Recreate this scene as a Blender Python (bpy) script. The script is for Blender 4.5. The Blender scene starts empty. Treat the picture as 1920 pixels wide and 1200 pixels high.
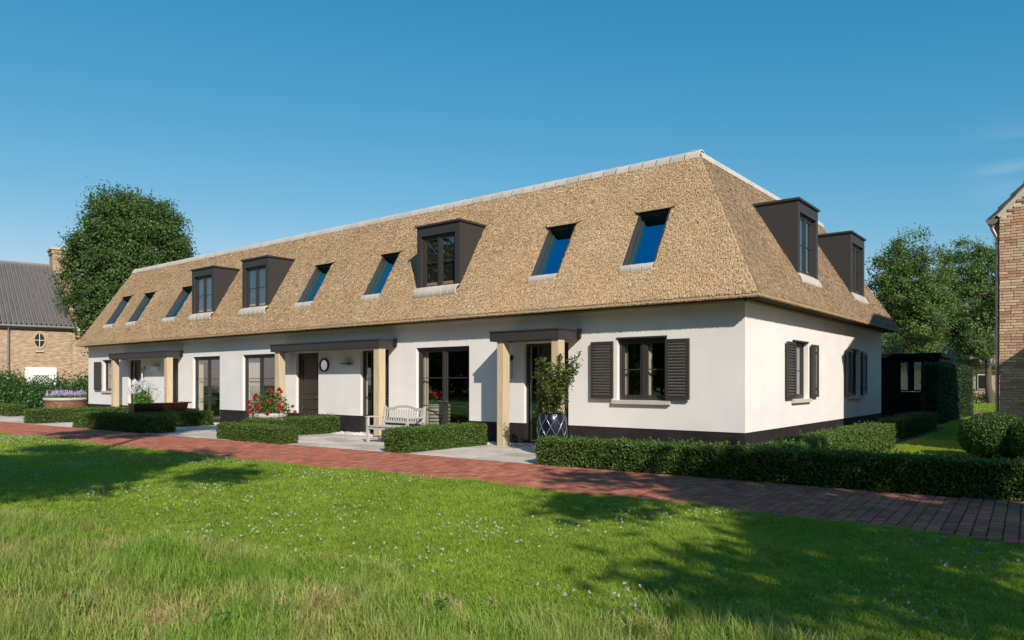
import bpy, math, random
import numpy as np
from mathutils import Matrix, Vector
S = bpy.context.scene
COL = S.collection
rad = math.radians
rng = np.random.default_rng(7)
random.seed(7)

# ------------------------------------------------------------------ camera, world, sun
CAM = Vector((5.433, -14.320, 1.55))
YAW = math.atan(1085 / 1359.0)
cam = bpy.data.cameras.new("camera")
cam.sensor_width = 36.0
cam.lens = 36.0 * 1359 / 1920
cam.shift_y = 116 / 1920.0
cam.clip_start = 0.05
cam.clip_end = 2000
cam_o = bpy.data.objects.new("camera", cam)
cam_o.location = CAM
cam_o.rotation_euler = (math.pi / 2, 0, YAW)
COL.objects.link(cam_o)
S.camera = cam_o

SUN = Vector((-0.68, 0.45, -0.54)).normalized()      # the way the light travels
elev = math.asin(-SUN.z)
azim = math.atan2(-SUN.x, -SUN.y)
world = bpy.data.worlds.new("World")
S.world = world
world.use_nodes = True
wn, wl = world.node_tree.nodes, world.node_tree.links
bg = wn['Background']
sky = wn.new('ShaderNodeTexSky')
sky.sky_type = 'NISHITA'
sky.sun_disc = False
sky.sun_elevation = elev
sky.sun_rotation = azim
sky.air_density = 1.0
sky.dust_density = 0.3
sky.ozone_density = 2.2
tc = wn.new('ShaderNodeTexCoord')
# one faint wisp of cirrus low in the sky to the right
mp = wn.new('ShaderNodeMapping')
mp.inputs['Rotation'].default_value = (0, rad(-24), rad(-20))
mp.inputs['Scale'].default_value = (3.0, 3.0, 26)
ns = wn.new('ShaderNodeTexNoise'); ns.inputs['Scale'].default_value = 1.6; ns.inputs['Detail'].default_value = 6
rp = wn.new('ShaderNodeValToRGB'); rp.color_ramp.elements[0].position = 0.45; rp.color_ramp.elements[1].position = 0.75
fw = Vector((-math.sin(YAW), math.cos(YAW), 0)); rt = Vector((math.cos(YAW), math.sin(YAW), 0))
cd = (fw + rt * (935 / 1359) + Vector((0, 0, 415 / 1359))).normalized()
vd = wn.new('ShaderNodeVectorMath'); vd.operation = 'DISTANCE'; vd.inputs[1].default_value = cd
mr = wn.new('ShaderNodeMapRange'); mr.inputs[1].default_value = 0.0; mr.inputs[2].default_value = 0.065
mr.inputs[3].default_value = 0.24; mr.inputs[4].default_value = 0.0; mr.interpolation_type = 'SMOOTHSTEP'
mul = wn.new('ShaderNodeMath'); mul.operation = 'MULTIPLY'
mixs = wn.new('ShaderNodeMixRGB'); mixs.inputs[2].default_value = (6.5, 6.8, 7.4, 1)
wl.new(tc.outputs['Generated'], mp.inputs[0]); wl.new(mp.outputs[0], ns.inputs[0]); wl.new(ns.outputs[0], rp.inputs[0])
wl.new(tc.outputs['Generated'], vd.inputs[0]); wl.new(vd.outputs['Value'], mr.inputs[0])
wl.new(mr.outputs[0], mul.inputs[0]); wl.new(rp.outputs[0], mul.inputs[1])
sp = wn.new('ShaderNodeSeparateColor'); cb = wn.new('ShaderNodeCombineColor')   # deeper cyan-blue air: less red high up
pw = wn.new('ShaderNodeMath'); pw.operation = 'POWER'; pw.inputs[1].default_value = 1.9
pm = wn.new('ShaderNodeMath'); pm.operation = 'MULTIPLY'; pm.inputs[1].default_value = 0.245
mn = wn.new('ShaderNodeMath'); mn.operation = 'MINIMUM'
def powmul(e, k):
    a_ = wn.new('ShaderNodeMath'); a_.operation = 'POWER'; a_.inputs[1].default_value = e
    b_ = wn.new('ShaderNodeMath'); b_.operation = 'MULTIPLY'; b_.inputs[1].default_value = k
    wl.new(a_.outputs[0], b_.inputs[0]); return a_, b_
ga_, gb_ = powmul(0.8, 1.25); ba_, bb_ = powmul(0.6, 1.95)
wl.new(sky.outputs[0], sp.inputs[0]); wl.new(sp.outputs[0], pw.inputs[0]); wl.new(pw.outputs[0], pm.inputs[0])
wl.new(pm.outputs[0], mn.inputs[0]); wl.new(sp.outputs[0], mn.inputs[1]); wl.new(mn.outputs[0], cb.inputs[0])
wl.new(sp.outputs[1], ga_.inputs[0]); wl.new(gb_.outputs[0], cb.inputs[1]); wl.new(sp.outputs[2], ba_.inputs[0]); wl.new(bb_.outputs[0], cb.inputs[2])
wl.new(mul.outputs[0], mixs.inputs[0]); wl.new(cb.outputs[0], mixs.inputs[1]); wl.new(mixs.outputs[0], bg.inputs[0])
bg.inputs[1].default_value = 0.102
sun = bpy.data.lights.new("sun", 'SUN')
sun.energy = 4.4
sun.angle = rad(0.55)
sun.color = (1.0, 0.92, 0.81)
sun_o = bpy.data.objects.new("sun", sun)
sun_o.rotation_euler = SUN.to_track_quat('-Z', 'Y').to_euler()
sun_o.location = (20, -20, 30)
COL.objects.link(sun_o)
S.view_settings.view_transform = 'Standard'
S.view_settings.look = 'None'
S.view_settings.gamma = 1
S.view_settings.use_curve_mapping = False
S.view_settings.exposure = 0.22

# ------------------------------------------------------------------ materials
MATS = {}
def mat(name, col, rough=0.8, var=0.0, vscale=5.0, bump=0.0, bscale=40.0, spec=0.3, metal=0.0, rnd=None, rv=0.0,
        stretch=(1, 1, 1), col2=None, trans=0.0, detail=4.0, hue=0.0, coat=0.0, tint=False, mixlo=0.35, mixhi=0.65, rmix=0.0):
    """rnd: 'obj' per-object random value, 'attr' per-face attribute 'tint'; rv its strength; col2: second colour mixed by noise"""
    m = bpy.data.materials.new(name); m.use_nodes = True
    n, l = m.node_tree.nodes, m.node_tree.links
    p = n['Principled BSDF']
    p.inputs['Roughness'].default_value = rough
    p.inputs['Specular IOR Level'].default_value = spec
    p.inputs['Metallic'].default_value = metal
    if coat: p.inputs['Coat Weight'].default_value = coat
    t = n.new('ShaderNodeTexCoord'); mpn = n.new('ShaderNodeMapping'); mpn.inputs['Scale'].default_value = stretch
    l.new(t.outputs['Object'], mpn.inputs[0])
    if rnd == 'attr' or tint:
        geo = n.new('ShaderNodeNewGeometry'); l.new(geo.outputs['Position'], mpn.inputs[0])
    out = None
    rgb = n.new('ShaderNodeRGB'); rgb.outputs[0].default_value = (*col, 1); out = rgb.outputs[0]
    if col2 is not None:
        nz = n.new('ShaderNodeTexNoise'); nz.inputs['Scale'].default_value = vscale; nz.inputs['Detail'].default_value = detail
        l.new(mpn.outputs[0], nz.inputs[0])
        mrn = n.new('ShaderNodeMapRange'); mrn.inputs[1].default_value = mixlo; mrn.inputs[2].default_value = mixhi
        l.new(nz.outputs[0], mrn.inputs[0])
        mx = n.new('ShaderNodeMixRGB'); mx.inputs[2].default_value = (*col2, 1)
        l.new(out, mx.inputs[1]); out = mx.outputs[0]
        if rmix:
            if rnd == 'obj': rr0 = n.new('ShaderNodeObjectInfo').outputs['Random']
            else:
                at0 = n.new('ShaderNodeAttribute'); at0.attribute_name = 'tint'; rr0 = at0.outputs['Fac']
            q1 = n.new('ShaderNodeMath'); q1.operation = 'MULTIPLY'; q1.inputs[1].default_value = 17.3; l.new(rr0, q1.inputs[0])
            q2 = n.new('ShaderNodeMath'); q2.operation = 'FRACT'; l.new(q1.outputs[0], q2.inputs[0])
            q3 = n.new('ShaderNodeMapRange'); q3.inputs[1].default_value = 1 - rmix - .12; q3.inputs[2].default_value = 1 - rmix + .12; l.new(q2.outputs[0], q3.inputs[0])
            l.new(q3.outputs[0], mx.inputs[0])
        else: l.new(mrn.outputs[0], mx.inputs[0])
    if var > 0:
        nz = n.new('ShaderNodeTexNoise'); nz.inputs['Scale'].default_value = vscale * 1.7; nz.inputs['Detail'].default_value = 6
        l.new(mpn.outputs[0], nz.inputs[0])
        mrn = n.new('ShaderNodeMapRange'); mrn.inputs[1].default_value = 0.25; mrn.inputs[2].default_value = 0.75
        mrn.inputs[3].default_value = 1 - var; mrn.inputs[4].default_value = 1 + var
        l.new(nz.outputs[0], mrn.inputs[0])
        hs = n.new('ShaderNodeHueSaturation'); l.new(out, hs.inputs['Color']); l.new(mrn.outputs[0], hs.inputs['Value']); out = hs.outputs[0]
    if rnd:
        if rnd == 'obj':
            oi = n.new('ShaderNodeObjectInfo'); r = oi.outputs['Random']
        else:
            at = n.new('ShaderNodeAttribute'); at.attribute_name = 'tint'; r = at.outputs['Fac']
        mrn = n.new('ShaderNodeMapRange'); mrn.inputs[3].default_value = 1 - rv; mrn.inputs[4].default_value = 1 + rv
        l.new(r, mrn.inputs[0])
        hs = n.new('ShaderNodeHueSaturation'); l.new(out, hs.inputs['Color']); l.new(mrn.outputs[0], hs.inputs['Value'])
        if hue:
            m3 = n.new('ShaderNodeMath'); m3.operation = 'MULTIPLY'; m3.inputs[1].default_value = 7.31; l.new(r, m3.inputs[0])
            m4 = n.new('ShaderNodeMath'); m4.operation = 'FRACT'; l.new(m3.outputs[0], m4.inputs[0])
            m5 = n.new('ShaderNodeMapRange'); m5.inputs[3].default_value = 0.5 - hue; m5.inputs[4].default_value = 0.5 + hue
            l.new(m4.outputs[0], m5.inputs[0]); l.new(m5.outputs[0], hs.inputs['Hue'])
        out = hs.outputs[0]
    l.new(out, p.inputs['Base Color'])
    if bump > 0:
        nb = n.new('ShaderNodeTexNoise'); nb.inputs['Scale'].default_value = bscale; nb.inputs['Detail'].default_value = 5
        l.new(mpn.outputs[0], nb.inputs[0])
        b = n.new('ShaderNodeBump'); b.inputs['Strength'].default_value = bump; b.inputs['Distance'].default_value = 0.02
        l.new(nb.outputs[0], b.inputs['Height']); l.new(b.outputs[0], p.inputs['Normal'])
    if trans > 0:
        tr = n.new('ShaderNodeBsdfTranslucent'); mxs = n.new('ShaderNodeMixShader'); mxs.inputs[0].default_value = trans
        hs = n.new('ShaderNodeHueSaturation'); hs.inputs['Value'].default_value = 1.25; hs.inputs['Hue'].default_value = 0.485
        hs.inputs['Saturation'].default_value = 1.1
        l.new(out, hs.inputs['Color']); l.new(hs.outputs[0], tr.inputs[0])
        l.new(p.outputs[0], mxs.inputs[1]); l.new(tr.outputs[0], mxs.inputs[2])
        l.new(mxs.outputs[0], n['Material Output'].inputs[0])
    MATS[name] = m
    return m

def glass(name, tint, refl_boost, trans_col):
    m = bpy.data.materials.new(name); m.use_nodes = True
    n, l = m.node_tree.nodes, m.node_tree.links
    n.remove(n['Principled BSDF'])
    fr = n.new('ShaderNodeLayerWeight'); fr.inputs['Blend'].default_value = 0.5
    p5 = n.new('ShaderNodeMath'); p5.operation = 'POWER'; p5.inputs[1].default_value = 4.2; l.new(fr.outputs['Facing'], p5.inputs[0])
    ma = n.new('ShaderNodeMath'); ma.operation = 'MULTIPLY_ADD'; ma.inputs[1].default_value = 0.9; ma.inputs[2].default_value = refl_boost
    ma.use_clamp = True
    g = n.new('ShaderNodeBsdfGlossy'); g.inputs['Color'].default_value = (*tint, 1); g.inputs['Roughness'].default_value = 0.006
    t = n.new('ShaderNodeBsdfTransparent'); t.inputs['Color'].default_value = (*trans_col, 1)
    mx = n.new('ShaderNodeMixShader')
    l.new(p5.outputs[0], ma.inputs[0]); l.new(ma.outputs[0], mx.inputs[0]); l.new(t.outputs[0], mx.inputs[1]); l.new(g.outputs[0], mx.inputs[2])
    l.new(mx.outputs[0], n['Material Output'].inputs[0])
    MATS[name] = m
    return m

M_stucco = mat('white_stucco', (0.81, 0.78, 0.755), 0.9, var=0.045, vscale=0.9, bump=0.14, bscale=48, spec=0.15, col2=(0.78, 0.745, 0.715))
M_plinth = mat('black_plinth', (0.022, 0.019, 0.018), 0.75, var=0.35, vscale=2.5, bump=0.3, bscale=60)
M_frame = mat('brown_grey_paint', (0.043, 0.039, 0.036), 0.45, var=0.06, vscale=3, spec=0.4)
M_zinc = mat('dark_cladding', (0.043, 0.039, 0.037), 0.5, var=0.08, vscale=2, bump=0.03, spec=0.4)
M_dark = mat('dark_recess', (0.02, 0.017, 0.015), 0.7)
M_slat = mat('shutter_slat_paint', (0.085, 0.077, 0.071), 0.42, rnd='obj', rv=0.08, spec=0.4)
M_oak = mat('light_oak', (0.62, 0.50, 0.335), 0.75, var=0.13, vscale=1.6, stretch=(14, 14, 0.9), bump=0.25, bscale=5, col2=(0.52, 0.41, 0.26))
M_joint = mat('dark_joint', (0.10, 0.09, 0.08), 0.9)
M_thatch = mat('thatch_reed', (0.42, 0.295, 0.17), 0.95, var=0.28, vscale=14, stretch=(2.2, 1, 0.7), bump=1.0, bscale=36, spec=0.1, col2=(0.34, 0.235, 0.13))
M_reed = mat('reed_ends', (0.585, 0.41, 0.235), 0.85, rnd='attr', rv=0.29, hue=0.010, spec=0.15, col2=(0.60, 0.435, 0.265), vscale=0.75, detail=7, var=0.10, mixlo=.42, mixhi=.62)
M_reedside = mat('side_slope_reed_ends', (0.47, 0.33, 0.20), 0.9, rnd='attr', rv=0.20, hue=0.010, spec=0.1, col2=(0.38, 0.28, 0.19), vscale=0.8, detail=6)  # side slope reed, darker and greyer than the front
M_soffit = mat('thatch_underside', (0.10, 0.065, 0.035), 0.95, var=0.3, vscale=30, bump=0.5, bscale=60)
M_ridge = mat('pale_ridge_tile', (0.51, 0.465, 0.415), 0.8, rnd='obj', rv=0.09, var=0.08, vscale=8, bump=0.15, bscale=50)
M_glass = glass('window_glass', (0.92, 0.95, 1.0), 0.115, (0.98, 0.99, 0.98))
M_skyglass = glass('skylight_glass', (0.10, 0.56, 0.86), 0.78, (0.10, 0.13, 0.18))
M_darkglass = glass('door_glass', (0.9, 0.9, 0.9), 0.02, (0.4, 0.38, 0.34))
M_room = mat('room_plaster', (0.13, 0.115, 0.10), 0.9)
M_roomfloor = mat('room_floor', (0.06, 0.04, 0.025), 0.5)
M_curtain = mat('linen_curtain', (0.66, 0.57, 0.48), 0.9, trans=0.15)
M_door = mat('door_paint', (0.040, 0.032, 0.026), 0.42, var=0.08, spec=0.4)
M_black = mat('black_metal', (0.015, 0.015, 0.016), 0.4, spec=0.5)
M_steel = mat('brushed_steel', (0.45, 0.44, 0.42), 0.35, metal=0.9)
M_white = mat('white_gloss', (0.80, 0.79, 0.76), 0.4)
M_lampglass = mat('opal_glass', (0.75, 0.73, 0.68), 0.2)
M_mirror = mat('silver_plate', (0.70, 0.72, 0.75), 0.12, metal=0.8)
M_benchwood = mat('grey_painted_wood', (0.50, 0.47, 0.43), 0.7, var=0.1, vscale=4, stretch=(2, 6, 6), bump=0.1, bscale=30)
M_brick = mat('red_clinker', (0.385, 0.140, 0.090), 0.85, spec=0.12, rnd='obj', rv=0.24, hue=0.016, bump=0.25, bscale=60, var=0.12, vscale=14)
M_brickj = mat('red_clinker_far', (0.385, 0.140, 0.090), 0.85, spec=0.12, rnd='attr', rv=0.24, hue=0.016, var=0.12, vscale=8)
M_sand = mat('joint_sand', (0.055, 0.030, 0.022), 0.95, var=0.3, vscale=30)
M_slab = mat('grey_paver', (0.60, 0.51, 0.43), 0.9, spec=0.05, rnd='obj', rv=0.22, var=0.12, vscale=3.5, bump=0.2, bscale=50, col2=(0.47, 0.42, 0.38))
M_earth = mat('bed_soil', (0.05, 0.036, 0.024), 0.95, var=0.4, vscale=9, bump=0.6, bscale=25)
M_lawnsoil = mat('lawn_ground', (0.10, 0.19, 0.018), 0.95, var=0.4, vscale=1.3, bump=0.8, bscale=40, col2=(0.055, 0.105, 0.014), detail=8)
M_gravel = mat('white_gravel', (0.68, 0.67, 0.66), 0.85, rnd='attr', rv=0.18)
M_hedge = mat('box_hedge_leaf', (0.088, 0.148, 0.028), 0.5, rnd='attr', rv=0.48, hue=0.022, trans=0.22, spec=0.35)
M_yew = mat('tall_hedge_leaf', (0.030, 0.060, 0.020), 0.55, rnd='attr', rv=0.45, hue=0.015, trans=0.12)
M_boxwood = mat('box_ball_leaf', (0.055, 0.12, 0.022), 0.45, rnd='attr', rv=0.42, hue=0.02, trans=0.15, spec=0.4)
M_twig = mat('hedge_core', (0.018, 0.026, 0.008), 0.95)
M_leafL = mat('oak_leaf', (0.074, 0.128, 0.030), 0.5, rnd='attr', rv=0.5, hue=0.025, trans=0.20, spec=0.35)
M_leafR = mat('birch_leaf', (0.10, 0.165, 0.036), 0.5, rnd='attr', rv=0.45, hue=0.025, trans=0.25, spec=0.35)
M_leafB = mat('park_leaf', (0.075, 0.12, 0.03), 0.6, rnd='attr', rv=0.4, trans=0.15)
M_laurel = mat('laurel_leaf', (0.045, 0.11, 0.020), 0.38, rnd='attr', rv=0.5, hue=0.02, trans=0.2, spec=0.45)
M_potbush = mat('pot_shrub_leaf', (0.085, 0.12, 0.022), 0.5, rnd='attr', rv=0.5, hue=0.03, trans=0.25)
M_bark = mat('tree_bark', (0.105, 0.082, 0.06), 0.95, var=0.35, vscale=8, stretch=(3, 3, 0.8), bump=0.8, bscale=14)
M_grass = mat('grass_blade', (0.28, 0.39, 0.050), 0.55, rnd='obj', rv=0.28, hue=0.014, trans=0.42, spec=0.3, tint=True,
              col2=(0.34, 0.45, 0.062), vscale=0.75, detail=5)
M_tall = mat('wild_grass_blade', (0.22, 0.37, 0.046), 0.55, rnd='obj', rv=0.28, hue=0.016, trans=0.42, tint=True, col2=(0.38, 0.41, 0.12), vscale=1.1)
M_dry = mat('dry_grass_blade', (0.50, 0.41, 0.18), 0.8, rnd='obj', rv=0.25, trans=0.3)
M_clover = mat('clover_flower', (0.52, 0.51, 0.46), 0.8, rnd='attr', rv=0.15)
M_rose = mat('red_petals', (0.42, 0.020, 0.022), 0.55, rnd='attr', rv=0.5, trans=0.15)
M_lav = mat('lilac_petals', (0.50, 0.36, 0.62), 0.7, rnd='attr', rv=0.35)
M_whitefl = mat('white_petals', (0.80, 0.80, 0.82), 0.7, rnd='attr', rv=0.15, trans=0.2)
M_fresh = mat('fresh_leaf', (0.10, 0.24, 0.03), 0.45, rnd='attr', rv=0.4, trans=0.3)
M_wicker = mat('wicker', (0.27, 0.135, 0.075), 0.7, rnd='attr', rv=0.35)
M_potwhite = mat('white_pot', (0.46, 0.435, 0.40), 0.5, var=0.05)
M_trough = mat('mahogany_planks', (0.030, 0.009, 0.006), 0.35, var=0.2, stretch=(5, 1, 5), spec=0.5)
M_navy = mat('navy_glaze', (0.006, 0.010, 0.022), 0.28, var=0.3, spec=0.5)
M_rib = mat('glazed_rib', (0.16, 0.18, 0.22), 0.22, metal=0.5, spec=0.6)
M_buff = mat('buff_pink_brick', (0.60, 0.43, 0.28), 0.9, rnd='obj', rv=0.20, hue=0.012, bump=0.4, bscale=60, var=0.15, vscale=14, col2=(0.48, 0.27, 0.18), rmix=.30)
M_buffj = mat('buff_pink_brick_far', (0.60, 0.43, 0.28), 0.9, rnd='attr', rv=0.20, hue=0.012, bump=0.4, bscale=60, var=0.15, vscale=5, col2=(0.48, 0.27, 0.18), rmix=.30)
M_mortar = mat('pale_mortar', (0.60, 0.52, 0.42), 0.95, var=0.15, vscale=9, bump=0.3)
M_tile = mat('grey_pantile', (0.215, 0.195, 0.185), 0.45, rnd='obj', rv=0.12, var=0.1, vscale=6)
M_tilej = mat('grey_pantile_far', (0.215, 0.195, 0.185), 0.45, rnd='attr', rv=0.15)
M_valley = mat('shaded_dirty_tile_valley', (0.035, 0.031, 0.028), 0.9)  # shade between the rolls, with some dirt, painted in as a darker valley colour
M_bgroof = mat('background_tiles', (0.30, 0.27, 0.25), 0.7, rnd='attr', rv=0.2)
M_gutter = mat('zinc_gutter', (0.26, 0.24, 0.22), 0.4, metal=0.4, var=0.1)
M_coping = mat('pale_stone', (0.55, 0.49, 0.42), 0.85, var=0.1)
M_arch = mat('arch_brick', (0.50, 0.35, 0.22), 0.9, var=0.15)
M_tiledark = mat('dark_pantile', (0.10, 0.088, 0.082), 0.5, rnd='obj', rv=0.12)
M_bgwall = mat('beige_render', (0.50, 0.38, 0.27), 0.9, var=0.1, vscale=2)
M_shed = mat('black_boards', (0.010, 0.010, 0.010), 0.8, spec=0.08, rnd='obj', rv=0.2)
M_asphalt = mat('dark_paving', (0.07, 0.06, 0.065), 0.9, var=0.2)
M_pinkpath = mat('far_clinker', (0.30, 0.13, 0.10), 0.9, var=0.2)
M_weed = mat('weed_leaf', (0.11, 0.24, 0.05), 0.5, rnd='attr', rv=0.3, trans=0.3)

def brick_tex(name, c1, c2, mortar, bw=0.22, bh=0.0625):
    m = bpy.data.materials.new(name); m.use_nodes = True
    n, l = m.node_tree.nodes, m.node_tree.links
    p = n['Principled BSDF']; p.inputs['Roughness'].default_value = 0.92; p.inputs['Specular IOR Level'].default_value = 0.15
    uv = n.new('ShaderNodeUVMap'); uv.uv_map = 'uv'
    b = n.new('ShaderNodeTexBrick'); b.inputs['Scale'].default_value = 1.0
    b.inputs['Brick Width'].default_value = bw; b.inputs['Row Height'].default_value = bh; b.inputs['Mortar Size'].default_value = 0.005
    b.inputs['Color1'].default_value = (*c1, 1); b.inputs['Color2'].default_value = (*c2, 1); b.inputs['Mortar'].default_value = (*mortar, 1)
    b.inputs['Bias'].default_value = -0.1
    nz = n.new('ShaderNodeTexNoise'); nz.inputs['Scale'].default_value = 1.0
    mpn = n.new('ShaderNodeMapping'); mpn.inputs['Scale'].default_value = (3.0, 11.0, 1)
    l.new(uv.outputs[0], mpn.inputs[0]); l.new(mpn.outputs[0], nz.inputs[0])
    mrn = n.new('ShaderNodeMapRange'); mrn.inputs[1].default_value = 0.3; mrn.inputs[2].default_value = 0.7; mrn.inputs[3].default_value = 0.72; mrn.inputs[4].default_value = 1.3
    hs = n.new('ShaderNodeHueSaturation')
    l.new(uv.outputs[0], b.inputs[0]); l.new(b.outputs['Color'], hs.inputs['Color']); l.new(nz.outputs[0], mrn.inputs[0]); l.new(mrn.outputs[0], hs.inputs['Value'])
    l.new(hs.outputs[0], p.inputs['Base Color'])
    bp = n.new('ShaderNodeBump'); bp.inputs['Strength'].default_value = 0.6; bp.inputs['Distance'].default_value = 0.01; bp.invert = True
    l.new(b.outputs['Fac'], bp.inputs['Height']); l.new(bp.outputs[0], p.inputs['Normal'])
    return m
M_bricktexL = brick_tex('sand_brickwork', (0.50, 0.36, 0.235), (0.37, 0.235, 0.155), (0.48, 0.40, 0.30))
M_bricktexR = brick_tex('buff_brickwork', (0.50, 0.36, 0.25), (0.40, 0.22, 0.15), (0.48, 0.42, 0.34))

# ------------------------------------------------------------------ object helpers
WL = {}
def tag(o, label=None, cat=None, group=None, kind=None):
    if label: o['label'] = label
    if cat: o['category'] = cat
    if group: o['group'] = group
    if kind: o['kind'] = kind
    return o
def empty(name, loc, label=None, cat=None, group=None):
    o = bpy.data.objects.new(name, None); COL.objects.link(o)
    o.location = loc; o.empty_display_size = 0.2
    WL[o.name] = Vector(loc)
    return tag(o, label, cat, group)
def link(name, me, parent=None, wloc=(0, 0, 0), rot=None):
    o = bpy.data.objects.new(name, me); COL.objects.link(o)
    w = Vector(wloc); WL[o.name] = w
    if parent is not None:
        o.parent = parent; o.location = w - WL[parent.name]
    else: o.location = w
    if rot is not None: o.rotation_euler = rot
    return o
def copy_tree(src, parent=None):
    c = src.copy(); COL.objects.link(c)
    if parent is not None: c.parent = parent
    for ch in src.children: copy_tree(ch, c)
    return c

class MB:
    def __init__(self, M=None): self.v = []; self.f = []; self.mi = []; self.t = []; self.M = M; self.sm = []
    def add(self, vs, fs, mi=0, tint=0.5, smooth=False):
        b = len(self.v)
        for p in vs:
            q = Vector(p)
            self.v.append(self.M @ q if self.M is not None else q)
        for f in fs:
            self.f.append([b + i for i in f]); self.mi.append(mi); self.t.append(tint); self.sm.append(smooth)
    def box(self, x0, y0, z0, x1, y1, z1, mi=0, tint=0.5):
        if x0 > x1: x0, x1 = x1, x0
        if y0 > y1: y0, y1 = y1, y0
        if z0 > z1: z0, z1 = z1, z0
        self.add([(x0, y0, z0), (x1, y0, z0), (x1, y1, z0), (x0, y1, z0), (x0, y0, z1), (x1, y0, z1), (x1, y1, z1), (x0, y1, z1)],
                 [(0, 3, 2, 1), (4, 5, 6, 7), (0, 1, 5, 4), (1, 2, 6, 5), (2, 3, 7, 6), (3, 0, 4, 7)], mi, tint)
    def prism(self, poly, axis, a0, a1, mi=0, tint=0.5):
        """poly = 2D points in the two other axes (in xyz order), extruded along axis from a0 to a1"""
        n = len(poly); vs = []
        for a in (a0, a1):
            for p in poly:
                q = list(p); q.insert(axis, a); vs.append(q)
        fs = [tuple(range(n)), tuple(range(2 * n - 1, n - 1, -1))]
        for i in range(n): j = (i + 1) % n; fs.append((i, i + n, j + n, j))
        self.add(vs, fs, mi, tint)
    def tube(self, p0, p1, r0, r1, n=8, mi=0, tint=0.5, cap=True, smooth=True):
        p0 = Vector(p0); p1 = Vector(p1); d = (p1 - p0)
        if d.length < 1e-6: return
        d.normalize(); a = d.orthogonal().normalized(); b = d.cross(a); vs = []
        for p, r in ((p0, r0), (p1, r1)):
            for i in range(n):
                t = 2 * math.pi * i / n; vs.append(p + (a * math.cos(t) + b * math.sin(t)) * r)
        self.add(vs, [(i, (i + 1) % n, (i + 1) % n + n, i + n) for i in range(n)], mi, tint, smooth)
        if cap: self.add(vs, [tuple(range(n - 1, -1, -1)), tuple(range(n, 2 * n))], mi, tint)
    def lathe(self, prof, c, n=24, mi=0, tint=0.5, closed=False):
        vs = []
        for r, z in prof:
            for i in range(n):
                t = 2 * math.pi * i / n; vs.append((c[0] + r * math.cos(t), c[1] + r * math.sin(t), c[2] + z))
        fs = []
        for k in range(len(prof) - 1):
            for i in range(n):
                j = (i + 1) % n; fs.append((k * n + i, k * n + j, (k + 1) * n + j, (k + 1) * n + i))
        self.add(vs, fs, mi, tint, True)
    def sphere(self, c, r, n=10, m=6, mi=0, tint=0.5):
        self.lathe([(max(1e-4, r * math.sin(math.pi * k / m)), -r * math.cos(math.pi * k / m)) for k in range(m + 1)], c, n, mi, tint)
    def build(self, name, mats, parent=None, origin=None, tint=False, uv=None):
        mats = mats if isinstance(mats, (list, tuple)) else [mats]
        me = bpy.data.meshes.new(name)
        co = np.array([tuple(v) for v in self.v], dtype=float)
        if origin is None:
            lo, hi = co.min(0), co.max(0); origin = ((lo[0] + hi[0]) / 2, (lo[1] + hi[1]) / 2, lo[2])
        co = co - np.array(origin)
        me.from_pydata(co.tolist(), [], self.f)
        for m in mats: me.materials.append(m)
        me.polygons.foreach_set('material_index', self.mi)
        me.polygons.foreach_set('use_smooth', self.sm)
        if tint:
            a = me.attributes.new('tint', 'FLOAT', 'FACE'); a.data.foreach_set('value', self.t)
        if uv:
            ul = me.uv_layers.new(name='uv')
            O = Vector(origin)
            for pl in me.polygons:
                for li in pl.loop_indices:
                    ul.data[li].uv = uv(me.vertices[me.loops[li].vertex_index].co + O)
        me.update()
        return link(name, me, parent, origin)

def quads(name, C, U, V, tint, mats, parent=None, mi=None, origin=(0, 0, 0), diamond=True, extra=None):
    """many free quads: centre, half-length and half-width vectors as (n,3) arrays; extra = an MB whose faces come first"""
    n = len(C)
    if diamond: vs = np.stack([C - U, C + V, C + U, C - V], 1)
    else: vs = np.stack([C - U - V, C - U + V, C + U + V * 0.6, C + U - V * 0.6], 1)
    vs = vs.reshape(-1, 3)
    ev = np.array([tuple(v) for v in extra.v], dtype=float).reshape(-1, 3) if extra else np.zeros((0, 3))
    ne = len(ev)
    allv = np.concatenate([ev, vs]) - np.array(origin)
    me = bpy.data.meshes.new(name)
    me.vertices.add(len(allv)); me.vertices.foreach_set('co', allv.ravel())
    ef = extra.f if extra else []
    el = np.array([i for f in ef for i in f], dtype=np.int32)
    es = np.array([len(f) for f in ef], dtype=np.int32)
    loops = np.concatenate([el, np.arange(4 * n, dtype=np.int32) + ne]).astype(np.int32)
    tot = np.concatenate([es, np.full(n, 4, dtype=np.int32)]).astype(np.int32)
    start = np.concatenate([[0], np.cumsum(tot)[:-1]]).astype(np.int32)
    me.loops.add(len(loops)); me.loops.foreach_set('vertex_index', loops)
    me.polygons.add(len(tot)); me.polygons.foreach_set('loop_start', start)
    try: me.polygons.foreach_set('loop_total', tot)
    except Exception: pass
    mats = mats if isinstance(mats, (list, tuple)) else [mats]
    for m in mats: me.materials.append(m)
    mis = np.concatenate([np.array(extra.mi if extra else [], dtype=np.int32), (np.zeros(n) if mi is None else mi)]).astype(np.int32)
    me.polygons.foreach_set('material_index', mis)
    tt = np.concatenate([np.array(extra.t if extra else [], dtype=float), tint])
    a = me.attributes.new('tint', 'FLOAT', 'FACE'); a.data.foreach_set('value', tt.astype(np.float32))
    me.update(calc_edges=True); me.validate()
    return link(name, me, parent, origin)

def unit(a): return a / np.maximum(np.linalg.norm(a, axis=1, keepdims=True), 1e-9)
def leaf_frames(n, outward=None, w=0.6, rs=None):
    r = rs or rng
    N = unit(r.normal(size=(n, 3)))
    if outward is not None: N = unit(N + outward * w)
    A = unit(np.cross(N, unit(r.normal(size=(n, 3)))))
    B = np.cross(N, A)
    return A, B, N

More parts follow.
